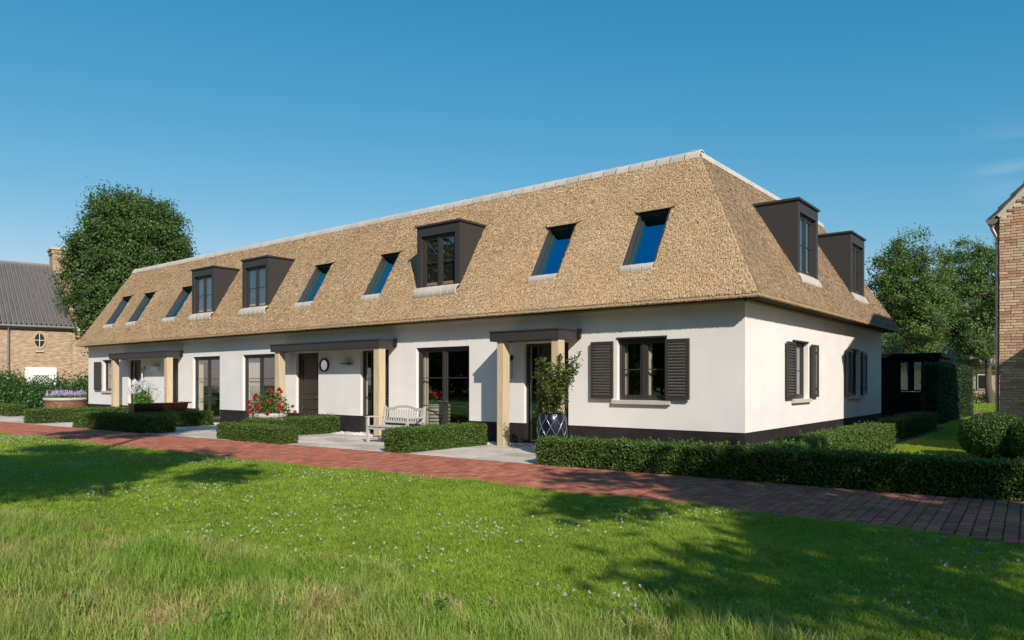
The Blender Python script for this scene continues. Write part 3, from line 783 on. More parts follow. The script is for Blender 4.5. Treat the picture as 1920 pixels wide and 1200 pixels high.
for k in SOPS:
    A, C_, z0_, z1_ = SOPS[k]; yc = (A + C_) / 2
    Mw = Matrix.Translation((-(RV - .03), yc, 0)) @ Matrix.Rotation(math.pi / 2, 4, 'Z')
    wf = window(Mw, C_ - A, z0_, z1_); Ms = Matrix.Translation((0, yc, 0)) @ Matrix.Rotation(math.pi / 2, 4, 'Z')
    sill(Ms, C_ - A, z0_, wf)
    shutter(Matrix.Translation((0, A - .30, 0)) @ Matrix.Rotation(math.pi / 2, 4, 'Z'), .55, 1.17, 2.47)
    shutter(Matrix.Translation((0, C_ + .36, 0)) @ Matrix.Rotation(math.pi / 2, 4, 'Z'), .55, 1.17, 2.47)
def french(key):
    A, C_, z0_, z1_ = OPS[key]; M = Matrix.Translation(((A + C_) / 2, RV - .03, z0_))
    fd = casement(M, C_ - A - .004, z1_ - z0_ - .004, house, 2, 2, f=0.07, name='french_door')
    b = MB(M)
    for sx in (-1, 1): b.tube((sx * .07, -.01, .98), (sx * .07, -.05, .98), .009, .009, 8); b.tube((sx * .07, -.05, .98), (sx * .19, -.05, .98), .009, .009, 8)
    b.build('handle', M_steel, fd)
    b = MB(); b.box(A + .01, -.03, -.02, C_ - .01, RV - .03, .035); b.build('threshold', M_coping, fd)
for k in ('FC', 'FD', 'G'): french(k)
def front_door(key, side_w, glazed=False):
    """sidelight of width side_w on the left, panelled leaf on the right"""
    A, C_, z0_, z1_ = OPS[key]; w = C_ - A; h = z1_ - z0_; M = Matrix.Translation(((A + C_) / 2, RV - .03, z0_)); f = .07
    b = MB(M); b.box(-w / 2 + .002, 0, 0, -w / 2 + f, .1, h - .002); b.box(w / 2 - f, 0, 0, w / 2 - .002, .1, h - .002); b.box(-w / 2 + f, 0, h - f, w / 2 - f, .1, h - .002)
    xs0 = -w / 2 + f
    if side_w: b.box(xs0 + side_w, 0, 0, xs0 + side_w + .05, .1, h - f)
    d = b.build('front_door', M_frame, house)
    lx0 = xs0 + (side_w + .05 if side_w else 0) + .005; lx1 = w / 2 - f - .005
    # leaf with recessed panels
    b = MB(M); st = .13; z = h - f - .005; yl = .03
    b.box(lx0, yl, .01, lx0 + st, yl + .045, z); b.box(lx1 - st, yl, .01, lx1, yl + .045, z)
    for (a, c) in ((.01, .22), (.62, .74), (1.0 - .06, 1.0 + .06), (z - .16, z)): b.box(lx0 + st, yl, a, lx1 - st, yl + .045, c)
    b.box(lx0 + st - .01, yl + .022, .2, lx1 - st + .01, yl + .03, z - .1)
    b.box(lx0 + st + .05, yl + .006, 1.13, lx1 - st - .05, yl + .024, z - .24)
    lf = b.build('door_leaf', M_door, d)
    b = MB(M); hx = lx1 - .06
    b.tube((hx, yl, 1.02), (hx, yl - .05, 1.02), .01, .01, 8); b.tube((hx, yl - .05, 1.02), (hx - .12, yl - .05, 1.02), .01, .01, 8); b.box(hx - .02, yl - .006, .9, hx + .02, yl, 1.12)
    b.build('handle', M_steel, d)
    if side_w:
        b = MB(M); b.box(xs0 + .003, .04, .01, xs0 + side_w - .003, .046, h - f); b.build('pane', M_glass, d)
        for k in range(3):
            zz = .5 + .55 * k
            b = MB(M); b.box(xs0, .028, zz - .012, xs0 + side_w, .058, zz + .012); b.build('glazing_bar', M_frame, d)
        b = MB(M); b.box(xs0, .075, 0, xs0 + .05, .09, h - f); b.build('curtain', M_curtain, d)
    b = MB(); b.box(A + .01, -.03, -.02, C_ - .01, RV - .03, .035); b.build('threshold', M_coping, d)
front_door('E', 0); front_door('H', .30); front_door('F', .30); front_door('D1', .30); front_door('D2', 0)
# curtains inside
def curtain(x0, x1, z0, z1, y=0.24):
    b = MB(); n = max(6, int((x1 - x0) / .022)); pts = []
    for i in range(n + 1):
        xx = x0 + (x1 - x0) * i / n; pts.append((xx, y + .022 * math.sin(xx * 70) + .008 * math.sin(xx * 31)))
    vs = [(p[0], p[1], z) for z in (z0, z1) for p in pts] + [(p[0], p[1] + .004, z) for z in (z0, z1) for p in pts]
    m = n + 1; fs = []
    for i in range(n): fs.append((i, i + 1, m + i + 1, m + i)); fs.append((2 * m + i, 3 * m + i, 3 * m + i + 1, 2 * m + i + 1))
    b.add(vs, fs, 0, .5, True); b.build('curtain', M_curtain, house)
for c in ((-18.34, -17.45), (-16.75, -16.42), (-21.9, -21.6), (-20.35, -19.98), (-9.43, -9.2), (-29.95, -29.7), (-2.9, -2.8), (-2.28, -2.2)):
    curtain(c[0], c[1], 0.06 if c[0] < -3 else 1.0, 2.46)
for yc in (2.97, 8.05):
    b = MB(); b.box(-.26, yc + .93, 1.16, -.24, yc + 1.16, 2.48); b.build('curtain', M_curtain, house)

# --- porches
def porch(x0, x1, yf, posts):
    b = MB(); z0, z1 = 2.53, 2.745
    b.box(x0, yf, z0, x1, yf + .04, z1); b.box(x0, yf + .04, z0, x0 + .04, -.003, z1); b.box(x1 - .04, yf + .04, z0, x1, -.003, z1)
    b.box(x0 + .04, yf + .04, z0 + .02, x1 - .04, -.003, z0 + .05)
    c = b.build('porch', M_zinc, house)
    b = MB(); b.box(x0 - .02, yf - .02, z1 + .002, x1 + .02, -.003, z1 + .035); b.build('porch_roof', M_zinc, c)
    b = MB(); b.box(x1 + .001, -.10, z0 + .05, x1 + .07, -.004, z1 + .05); b.build('rain_outlet', M_black, c)
    for (a, w) in posts:
        b = MB(); y0 = yf + .045; ch = .012; yy = y0 + .24
        pts = [(a + ch, y0), (a + w - ch, y0), (a + w, y0 + ch), (a + w, yy - ch), (a + w - ch, yy), (a + ch, yy), (a, yy - ch), (a, y0 + ch)]
        b.prism(pts, 2, -.01, z0 - .003); b.build('post', M_oak, c)
porch(-27.91, -22.75, -.64, [(-27.78, .24), (-23.02, .24)])
porch(-15.69, -10.32, -.62, [(-15.52, .25), (-10.62, .25)])
porch(-6.02, -3.98, -.84, [(-5.84, .215), (-4.22, .215)])

# ------------------------------------------------------------------ things on the walls
def wall_lantern(x, z, label):
    t = empty('wall_lantern', (x, 0, z - .3), label, 'lantern', 'lanterns beside the front doors')
    b = MB(); b.box(x - .04, -.02, z - .02, x + .04, -.002, z + .1); b.box(x - .012, -.13, z + .03, x + .012, -.02, z + .05); b.tube((x, -.12, z + .04), (x, -.12, z - .03), .01, .01, 6)
    b.box(x - .06, -.18, z - .05, x + .06, -.06, z - .035); b.box(x - .06, -.18, z - .47, x + .06, -.06, z - .455)
    for sx in (-1, 1):
        for sy in (-.175, -.065): b.box(x + sx * .055 - .005, sy - .005, z - .455, x + sx * .055 + .005, sy + .005, z - .05)
    b.build('lantern_frame', M_black, t)
    b = MB(); b.lathe([(.03, 0), (.032, .12), (.028, .26), (.001, .27)], (x, -.12, z - .44), 12); b.build('lamp_glass', M_lampglass, t)
wall_lantern(-6.0, 2.12, 'black framed wall lantern on the white wall behind the nearest porch post')
wall_lantern(-25.95, 2.10, 'small black lantern hanging beside the door of the farthest porch')
t = empty('mailbox', (-24.85, 0, 1.97), 'white box on the wall under the farthest porch', 'mailbox')
b = MB(); b.prism([(-.002, 2.0), (-.002, 2.22), (-.14, 2.18), (-.14, 2.0)], 0, -25.15, -24.6); b.build('box_body', M_white, t)
b = MB(); b.prism([(-.001, 2.225), (-.001, 2.24), (-.16, 2.195), (-.16, 2.18)], 0, -25.17, -24.58); b.build('lid', M_steel, t)
t = empty('round_mirror_plaque', (-13.63, 0, 1.9), 'oval silver plate with dark ring on the white wall beside the brown panelled door', 'plaque')
def disc(b, x, z, r0, r1, y0, y1, mi=0, n=28, sq=1.0):
    vs = []; fs = []
    for y in (y0, y1):
        for r in (r0, r1):
            for i in range(n): a = 2 * math.pi * i / n; vs.append((x + r * math.cos(a) * sq, y, z + r * math.sin(a)))
    for i in range(n):
        j = (i + 1) % n
        fs += [(i, j, n + j, n + i), (2 * n + i, 3 * n + i, 3 * n + j, 2 * n + j), (n + i, n + j, 3 * n + j, 3 * n + i), (i, 2 * n + i, 2 * n + j, j)]
    b.add(vs, fs, mi)
b = MB(); disc(b, -13.63, 2.08, .165, .215, -.05, -.002, sq=1.1); b.build('ring', M_black, t)
b = MB(); disc(b, -13.63, 2.08, .001, .165, -.03, -.003, sq=1.1); b.build('plate', M_mirror, t)
t = empty('wall_lamp', (-12.42, 0, 2.05), 'flat dark bar lamp on the white wall under the middle porch', 'lamp')
b = MB(); b.box(-12.66, -.16, 2.09, -12.20, -.03, 2.125); b.box(-12.48, -.03, 2.06, -12.38, -.002, 2.14); b.build('lamp_bar', M_black, t)
b = MB(); b.box(-12.62, -.15, 2.083, -12.24, -.04, 2.0895); b.build('lamp_lens', M_lampglass, t)

# ------------------------------------------------------------------ hedges and shrubs
def hedge(name, poly, h, n, label, m=None, group='low box hedges along the terraces', leaf=(.011, .020), cat='hedge', sprig=0.0, core=None, jit=.03, lift=0.0, z0=0.0):
    """poly: four ground corners, counter-clockwise"""
    m = m or M_hedge; P4_ = [Vector((*p, 0)) for p in poly]
    ctr = sum(P4_, Vector()) / 4
    inn = []
    for i in range(4):                                   # inset core
        p, a, c = P4_[i], P4_[i - 1], P4_[(i + 1) % 4]
        inn.append(p + (a - p).normalized() * .05 + (c - p).normalized() * .05)
    b = MB(); vs = [(p.x, p.y, z0 - .03) for p in inn] + [(p.x, p.y, h - .055) for p in inn]
    b.add(vs, [(4, 5, 6, 7), (0, 1, 5, 4), (1, 2, 6, 5), (2, 3, 7, 6), (3, 0, 4, 7)], 1, .3)
    # surface areas
    faces = []
    for i in range(4):
        a, c = P4_[i], P4_[(i + 1) % 4]; e = c - a
        faces.append((a, e, Vector((0, 0, h - z0)), Vector((e.y, -e.x, 0)).normalized(), e.length * (h - z0)))
    # top as parallelogram patch
    faces.append((P4_[0] + Vector((0, 0, h)), P4_[1] - P4_[0], P4_[3] - P4_[0], Vector((0, 0, 1)), (P4_[1] - P4_[0]).length * (P4_[3] - P4_[0]).length))
    tot = sum(f[4] for f in faces); Cs, Ns = [], []
    for f in faces:
        k = int(n * f[4] / tot); u, v = rng.random(k)[:, None], rng.random(k)[:, None]
        base = np.array(f[0]) + u * np.array(f[1]) + v * np.array(f[2]); base[:, 2] += (z0 if f[3].z < .5 else 0)
        nn = np.array(f[3])
        bump = (np.sin(base[:, 0] * 9 + base[:, 2] * 7) * np.cos(base[:, 1] * 8.3 + base[:, 2] * 5) * .020)[:, None]
        off = rng.normal(0, jit * .75, (k, 1)) + bump - .012
        Cs.append(base + nn * off); Ns.append(np.tile(nn, (k, 1)))
    Pp = np.concatenate(Cs); Nn = np.concatenate(Ns)
    # round the top edges a little
    k = len(Pp); A, B, N = leaf_frames(k, Nn, .55)
    s = rng.uniform(leaf[0], leaf[1], k)[:, None]
    tnt = rng.random(k)
    U, V = A * s, B * s * .62
    if sprig > 0:
        ms = int(sprig); uu, vv = rng.random(ms)[:, None], rng.random(ms)[:, None]
        top = np.array(P4_[0]) + uu * np.array(P4_[1] - P4_[0]) + vv * np.array(P4_[3] - P4_[0]); top[:, 2] = h
        hh = rng.uniform(.02, .13, ms) * (rng.random(ms) ** 1.5)
        reps = 9; ps = np.repeat(top, reps, 0); tt = np.tile(np.linspace(0, 1, reps), ms); ps[:, 2] += np.repeat(hh, reps) * tt
        lean = rng.normal(0, .25, (ms, 2)); ps[:, :2] += np.repeat(lean * hh[:, None], reps, 0) * tt[:, None] + rng.normal(0, .012, (len(ps), 2))
        a2, b2, n2 = leaf_frames(len(ps), np.array([[0, 0, 1.0]]), .3); s2 = rng.uniform(leaf[0], leaf[1], len(ps))[:, None] * 1.05
        Pp = np.concatenate([Pp, ps]); U = np.concatenate([U, a2 * s2]); V = np.concatenate([V, b2 * s2 * .6]); tnt = np.concatenate([tnt, rng.uniform(.4, 1, len(ps))])
    o = quads(name, Pp, U, V, tnt, [m, M_twig], origin=(ctr.x, ctr.y, z0), extra=b)
    return tag(o, label, cat, group)
def rect(x0, y0, x1, y1): return [(x0, y0), (x1, y0), (x1, y1), (x0, y1)]
hedge('box_hedge', [(-2.70, -3.42), (9.5, -2.50), (9.46, -1.98), (-2.74, -2.86)], .47, 105000, 'long low box hedge along the lane in front of the house corner', sprig=1500, leaf=(.013, .024))
hedge('box_hedge', rect(1.2, -2.55, 1.85, 4.6), .54, 46000, 'sunlit box hedge running back beside the side wall', sprig=500, leaf=(.013, .022))
hedge('box_hedge', rect(.75, 8.0, 1.4, 13.6), .50, 20000, 'shaded low hedge beside the dark shed', leaf=(.014, .024), sprig=260)
hedge('box_hedge', rect(-6.85, -3.50, -6.2, -.75), .49, 32000, 'box hedge between the grey bench and the nearest porch', leaf=(.013, .023), sprig=260)
hedge('box_hedge', rect(-13.25, -3.85, -10.3, -3.32), .40, 28000, 'box hedge along the lane in front of the red flower pot', leaf=(.014, .024), sprig=40)
hedge('box_hedge', rect(-13.1, -3.19, -12.5, -.3), .49, 20000, 'box hedge running back to the brown panelled door', leaf=(.014, .024), sprig=220)
hedge('box_hedge', [(-21.7, -4.35), (-16.65, -4.0), (-16.65, -3.3), (-21.7, -3.65)], .49, 26000, 'shaded box hedge along the lane in front of the mahogany trough', leaf=(.017, .029), sprig=120)
hedge('box_hedge', rect(-19.75, -3.28, -19.1, -.7), .49, 14000, 'box hedge running back beside the mahogany trough', leaf=(.017, .029))
hedge('box_hedge', rect(-26.0, -4.45, -25.2, -.9), .50, 14000, 'box hedge in front of the wicker planter', leaf=(.019, .031))
hedge('box_hedge', rect(-39.5, -3.0, -32.5, -2.3), .50, 14000, 'low hedge at the left edge before the dark laurels', leaf=(.022, .036))
hedge('tall_hedge', rect(.72, 15.2, 1.2, 24.7), 2.2, 60000, 'tall dark clipped hedge beside the black shed', M_yew, None, leaf=(.024, .042), jit=.05)
def ball(x, y, r, hh, n, label):
    u = unit(rng.normal(size=(n, 3))); u = u[u[:, 2] > -.75]; n = len(u)
    P = np.stack([x + u[:, 0] * r, y + u[:, 1] * r, hh * .47 + u[:, 2] * hh * .53], 1)
    P += u * (rng.normal(0, .014, (n, 1)) - .01 + .012 * (np.sin(u[:, 0:1] * 11) * np.cos(u[:, 1:2] * 9)))
    A, B, N = leaf_frames(n, u, .7); s = rng.uniform(.012, .021, n)[:, None]
    b = MB(); b.lathe([(.01, hh * .95)] + [((r - .05) * math.sin(t), hh * .47 + (hh * .53 - .05) * math.cos(t)) for t in np.linspace(.2, 2.5, 9)], (x, y, 0), 20, 1)
    o = quads('box_ball', P, A * s, B * s * .62, rng.random(n), [M_boxwood, M_twig], origin=(x, y, 0), extra=b)
    tag(o, label, 'shrub', 'clipped box balls by the brick gable')
ball(3.93, 3.35, .66, .93, 30000, 'clipped box ball left of the other, by the brick gable')
ball(4.78, 3.0, .66, .93, 26000, 'clipped box ball at the right edge of the photo')
def bush(name, cx_, cy_, rx, ry, h, n, m, label, group, leaf, cat='shrub', z0=0.0, clumps=26, spread=.28):
    cl = unit(rng.normal(size=(clumps, 3))); cl[:, 2] = np.abs(cl[:, 2]); cl *= rng.uniform(.45, 1.0, (clumps, 1)) ** .5
    k = rng.integers(0, clumps, n); P = cl[k] + rng.normal(0, spread, (n, 3)) * .62
    P = P[P[:, 2] > -.05]; n = len(P)
    P2 = np.stack([cx_ + P[:, 0] * rx, cy_ + P[:, 1] * ry, z0 + P[:, 2] * h * .82], 1)
    A, B, N = leaf_frames(n, unit(P), .5); s = rng.uniform(*leaf, n)[:, None]
    t = empty(name, (cx_, cy_, z0), label, cat, group)
    quads('foliage', P2, A * s, B * s * .5, rng.random(n), m, t, origin=(cx_, cy_, z0 + .1))
    b = MB()
    for i in range(0, clumps, 2): b.tube((cx_ + .05 * math.sin(i), cy_ + .05 * math.cos(i), z0 - .02), (cx_ + cl[i][0] * rx, cy_ + cl[i][1] * ry, z0 + cl[i][2] * h * .8), .02, .006, 5)
    b.build('stems', M_bark, t)
    return t
lau = [(-44.5, -1.5, 2.3, 1.5, 2.35), (-41.6, -.6, 2.0, 1.4, 2.2), (-39.2, -.9, 1.7, 1.3, 2.05), (-37.2, .4, 1.9, 1.4, 1.95), (-34.6, 1.2, 1.8, 1.4, 2.1), (-35.6, -.9, 1.3, 1.0, 1.3)]
LL = ['dark laurel shrub at the left edge of the photo', 'laurel shrub under the downpipe of the sand brick house', 'laurel shrub below the white lattice window', 'laurel shrub behind the wicker planter', 'sunny laurel shrub against the left end of the white row', 'low laurel shrub just left of the wicker planter']
for (a, c, rx, ry, h), lb in zip(lau, LL): bush('laurel_shrub', a, c, rx, ry, h, 7500, M_laurel, lb, 'laurel shrubs before the sand brick house', (.045, .085))

# ------------------------------------------------------------------ terrace furniture
def bench():
    t = empty('garden_bench', (0, 0, 0), 'grey painted slatted garden bench on the terrace by the porch post', 'bench')
    L, D = 1.52, .56
    def part(n_, fn):
        b = MB(); fn(b); return b.build(n_, M_benchwood, t)
    for sx in (-1, 1):
        x0 = sx * (L / 2 - .03)
        part('front_leg', lambda b: b.box(x0 - .03, -D / 2, 0, x0 + .03, -D / 2 + .06, .64))
        part('back_leg', lambda b: (b.prism([(D / 2 - .06, 0), (D / 2, 0), (D / 2 + .02, .42), (D / 2 + .09, .92), (D / 2 + .04, .92), (D / 2 - .04, .42)], 0, x0 - .03, x0 + .03)))
        part('armrest', lambda b: b.box(x0 - .035, -D / 2 - .03, .642, x0 + .035, D / 2 + .03, .672))
        part('side_rail', lambda b: b.box(x0 - .015, -D / 2 + .06, .34, x0 + .015, D / 2 - .05, .41))
        part('lower_rail', lambda b: b.box(x0 - .012, -D / 2 + .06, .12, x0 + .012, D / 2 - .055, .15))
    part('seat_rail', lambda b: b.box(-L / 2 + .06, -D / 2 + .01, .34, L / 2 - .06, -D / 2 + .04, .41))
    for i in range(6): part('seat_slat', lambda b: b.box(-L / 2 + .062 if i in (0,) else -L / 2 + .062, -D / 2 - .012 + i * .093, .413, L / 2 - .062, -D / 2 + .07 + i * .093, .433))
    def yb(z): return D / 2 + .0 + (z - .42) * .14
    part('bottom_back_rail', lambda b: b.box(-L / 2 + .06, yb(.5) - .02, .49, L / 2 - .06, yb(.5) + .02, .545))
    def arch(b):
        n = 18; lo, hi = [], []
        for i in range(n + 1):
            x = -L / 2 + .055 + (L - .11) * i / n; u = max(0, 1 - (abs(x) / .42) ** 2); z = .84 + .065 * (u ** .8)
            hi.append((x, z + .045)); lo.append((x, z - .02 if abs(x) < .45 else z - .02))
        b.prism(lo + hi[::-1], 1, yb(.85) - .02, yb(.85) + .015)
    part('top_back_rail', arch)
    for i in range(15):
        x = -L / 2 + .13 + (L - .26) * i / 14
        part('back_slat', lambda b: b.prism([(yb(.545) - .008, .545), (yb(.545) + .008, .545), (yb(.83) + .008, .835), (yb(.83) - .008, .835)], 0, x - .018, x + .018))
    return t
bn = bench(); bn.location = (-8.36, -1.82, 0)

def leaves_at(name, parent, P, m, leaf, up=.3, asp=.5, tnt=None):
    n = len(P); A, B, N = leaf_frames(n, np.array([[0, 0, 1.0]]), up); s = rng.uniform(*leaf, n)[:, None]
    return quads(name, P, A * s, B * s * asp, rng.random(n) if tnt is None else tnt, m, parent, origin=tuple(P.mean(0) * [1, 1, 0] + [0, 0, P[:, 2].min()]))
def flower_clusters(P, r, k, sc):
    c = np.repeat(P, k, 0); d = unit(rng.normal(size=(len(c), 3))); return c + d * r * rng.random((len(c), 1)) ** .5
def banded_pot(name, x, y, z0, r, h, label, cat, n_b=5, m=M_potwhite):
    t = empty(name, (x, y, z0), label, cat)
    prof = [(r * .9, 0)]
    for i in range(n_b):
        a = i / n_b; rr_ = r * (.93 + .06 * a)
        prof += [(rr_ + .012, h * a + .006), (rr_ + .017, h * (a + .5 / n_b)), (rr_ + .014, h * (a + .93 / n_b)), (rr_ - .01, h * (a + .96 / n_b))]
    prof += [(r + .02, h), (r - .03, h + .01), (r - .05, h - .08)]
    b = MB(); b.lathe(prof, (x, y, z0), 36)
    for i in range(1, n_b): zz = h * i / n_b; rr_ = r * (.93 + .06 * i / n_b) + .018; b.lathe([(rr_, zz - .012), (rr_, zz + .012)], (x, y, z0), 36, 1)
    b.build('pot', [m, M_frame], t)
    b = MB(); b.lathe([(r - .04, h - .07), (.01, h - .06)], (x, y, z0), 24); b.build('soil', M_earth, t)
    return t
def roses(t, x, y, z, r, hgt, n=900, heads=34):
    # stems
    b = MB(); tips = []
    for i in range(26):
        a = rng.uniform(0, 6.28); q = rng.uniform(.2, 1) * r; hh = rng.uniform(.35, 1) * hgt * (1.1 - .3 * q / r)
        tip = (x + math.cos(a) * q * 1.1, y + math.sin(a) * q * 1.1, z + hh); tips.append(tip)
        mid = (x + math.cos(a) * q * .5, y + math.sin(a) * q * .5, z + hh * .55)
        b.tube((x + math.cos(a) * q * .3, y + math.sin(a) * q * .3, z - .05), mid, .006, .005, 5); b.tube(mid, tip, .005, .003, 5)
    b.build('stems', M_fresh, t)
    u = unit(rng.normal(size=(n, 3))); u[:, 2] = np.abs(u[:, 2]) * .95
    P = np.array([x, y, z]) + u * np.array([r, r, hgt * .8]) * (rng.random((n, 1)) ** .45)
    leaves_at('foliage', t, P, M_hedge, (.02, .04))
    u = unit(rng.normal(size=(heads, 3))); u[:, 2] = np.abs(u[:, 2])
    H = np.array([x, y, z + .02]) + u * np.array([r * 1.12, r * 1.12, hgt * .92]) * rng.uniform(.75, 1.05, (heads, 1))
    P = flower_clusters(H, .05, 46, 1)
    leaves_at('blossoms', t, P, M_rose, (.016, .028), .2, .8)
tp = banded_pot('banded_planter', -13.05, -2.35, 0, .48, .66, 'white banded round pot of red roses behind the lane hedge', 'planter')
roses(tp, -13.05, -2.35, .65, .60, .86, 1900, 40)
tp = banded_pot('banded_planter', -9.22, .62, .03, .36, .88, 'striped pot with red flowers standing inside the French window behind the bench', 'planter', 9)
roses(tp, -9.22, .62, .90, .30, .52, 320, 14)

# wicker planter with lavender
x, y, r = -28.75, -2.05, .74
t = empty('wicker_planter', (x, y, 0), 'round wicker basket with white rim full of lilac flowers', 'planter')
b = MB(); na, nz_ = 64, 14
for k in range(nz_):
    for i in range(na):
        a0, a1 = 2 * math.pi * i / na, 2 * math.pi * (i + 1) / na; z0 = k * .055; z1 = z0 + .05
        rr_ = r + (.018 if (i + k) % 2 else -.006) + .03 * math.sin(k / nz_ * 3.1)
        b.add([(x + rr_ * math.cos(a0), y + rr_ * math.sin(a0), z0), (x + rr_ * math.cos(a1), y + rr_ * math.sin(a1), z0), (x + rr_ * math.cos(a1), y + rr_ * math.sin(a1), z1), (x + rr_ * math.cos(a0), y + rr_ * math.sin(a0), z1)], [(0, 1, 2, 3)], 0, random.random())
b.lathe([(r - .03, 0), (r - .03, .78)], (x, y, 0), 32, 0, .1)
tag(b.build('woven_wall', M_wicker, t, tint=True), kind='stuff')
b = MB(); b.lathe([(r - .02, .76), (r + .06, .77), (r + .07, .82), (r + .04, .88), (r - .06, .88), (r - .08, .80)], (x, y, 0), 40); b.build('white_rim', M_potwhite, t)
b = MB(); b.lathe([(r - .05, .82), (.01, .84)], (x, y, 0), 24); b.build('soil', M_earth, t)
n = 210; a = rng.uniform(0, 6.283, n); q = np.sqrt(rng.random(n)) * (r + .02)
H = np.stack([x + np.cos(a) * q, y + np.sin(a) * q, np.full(n, .88)], 1)
tops = rng.uniform(.14, .34, n)
P = np.repeat(H, 16, 0); P[:, 2] += np.repeat(tops, 16) * np.tile(np.linspace(.35, 1, 16), n); P[:, :2] += rng.normal(0, .012, (len(P), 2))
leaves_at('blossoms', t, P, M_lav, (.012, .022), .2, .8)
P = np.repeat(H, 8, 0) + rng.normal(0, .03, (n * 8, 3)); P[:, 2] = .88 + rng.random(n * 8) * .12; leaves_at('foliage', t, P, M_fresh, (.025, .045))

# mahogany trough with white flowers
t = empty('wooden_trough', (-20.18, -2.15, 0), 'long flared mahogany planting trough behind the shaded hedge', 'trough')
ya, yb_, xc = -3.0, -1.3, -20.2
for k, (z0, z1, o0, o1) in enumerate(((.05, .30, .17, .20), (.305, .555, .20, .235), (.56, .78, .235, .265))):
    for sx in (-1, 1):
        b = MB(); b.add([(xc + sx * o0, ya - .02 * k, z0), (xc + sx * o0, yb_ + .03 * k, z0), (xc + sx * o1, yb_ + .03 * k + .03, z1), (xc + sx * o1, ya - .02 * k - .02, z1),
                         (xc + sx * (o0 - .03), ya - .02 * k, z0), (xc + sx * (o0 - .03), yb_ + .03 * k, z0), (xc + sx * (o1 - .03), yb_ + .03 * k + .03, z1), (xc + sx * (o1 - .03), ya - .02 * k - .02, z1)],
                        [(0, 1, 2, 3), (7, 6, 5, 4), (0, 3, 7, 4), (1, 5, 6, 2), (3, 2, 6, 7), (0, 4, 5, 1)]); b.build('plank', M_trough, t)
    for yy, sg in ((ya - .02 * k, -1), (yb_ + .03 * k, 1)):
        b = MB(); b.box(xc - o0 + .03, yy, z0, xc + o0 - .03, yy + sg * .03, z1); b.build('end_board', M_trough, t)
b = MB(); b.box(xc - .30, ya - .08, .782, xc + .30, yb_ + .14, .81); b.box(xc - .36, yb_ + .05, .79, xc + .36, yb_ + .17, .83); b.build('rim_board', M_trough, t)
pl = empty('white_flower_plant', (-22.7, -1.55, 0), 'bushy plant with white star blossoms beside the mahogany trough', 'plant')
x, y = -22.7, -1.55
u = unit(rng.normal(size=(1500, 3))); u[:, 2] = np.abs(u[:, 2])
P = np.array([x, y, .5]) + u * np.array([.40, .40, .75]) * rng.random((1500, 1)) ** .4; leaves_at('foliage', pl, P, M_fresh, (.04, .08), .2, .3)
u = unit(rng.normal(size=(70, 3))); u[:, 2] = np.abs(u[:, 2]) * .9
H = np.array([x, y, 1.15]) + u * np.array([.62, .62, .62]) * rng.uniform(.6, 1, (70, 1)); P = flower_clusters(H, .08, 34, 1)
leaves_at('blossoms', pl, P, M_whitefl, (.018, .034), .2, .4)
b = MB()
for h in H[::2]: b.tube((x, y, .0), tuple(h), .010, .005, 5)
b.build('stems', M_fresh, pl)

# navy lattice pot with shrub
x, y = -3.62, -1.6
t = empty('lattice_planter', (x, y, 0), 'navy glazed lattice pot holding a loose green shrub by the nearest porch', 'planter')
b = MB(); R_ = .30
prof = [(.22, 0), (.27, .1), (.305, .30), (.315, .5), (.30, .72), (.265, .86), (.25, .88), (.235, .84)]
b.lathe(prof, (x, y, 0), 30); b.build('pot', M_navy, t)
def rp_(z): 
    for i in range(len(prof) - 1):
        if prof[i][1] <= z <= prof[i + 1][1]:
            f_ = (z - prof[i][1]) / (prof[i + 1][1] - prof[i][1]); return prof[i][0] * (1 - f_) + prof[i + 1][0] * f_
    return .25
for sg in (-1, 1):
    for k in range(9):
        b = MB(); a0 = k * 2 * math.pi / 9; N_ = 14
        for i in range(N_):
            z0, z1 = .03 + .82 * i / N_, .03 + .82 * (i + 1) / N_
            q0, q1 = a0 + sg * 1.5 * i / N_, a0 + sg * 1.5 * (i + 1) / N_
            r0, r1 = rp_(z0) + .010, rp_(z1) + .010
            b.tube((x + r0 * math.cos(q0), y + r0 * math.sin(q0), z0), (x + r1 * math.cos(q1), y + r1 * math.sin(q1), z1), .011, .011, 6, cap=False)
        b.build('lattice_rib', M_rib, t)
b = MB(); tips = []
for i in range(34):
    a = rng.uniform(0, 6.283); sp = rng.uniform(.15, .85); hh = rng.uniform(.45, 1.25)
    if i < 9: a = rng.uniform(-.9, .3); sp = rng.uniform(.5, .95); hh = rng.uniform(.9, 1.4)
    p = [Vector((x, y, .85))]; tip = Vector((x + math.cos(a) * sp * .78, y + math.sin(a) * sp * .6, .85 + hh))
    mid = p[0].lerp(tip, .5) + Vector((0, 0, .12)); b.tube(p[0], mid, .009, .006, 5); b.tube(mid, tip, .006, .002, 5); tips.append((p[0], mid, tip))
b.build('branches', M_bark, t)
Pn = []
for p0, md, tp_ in tips:
    for k in range(130):
        s_ = rng.random() ** .62
        q = p0.lerp(md, s_ * 2) if s_ < .5 else md.lerp(tp_, s_ * 2 - 1)
        w_ = .11 * (1.25 - s_)
        Pn.append((q.x + rng.normal(0, w_), q.y + rng.normal(0, w_), max(.9, q.z + rng.normal(0, w_))))
leaves_at('foliage', t, np.array(Pn), M_potbush, (.024, .042), .3, .5)

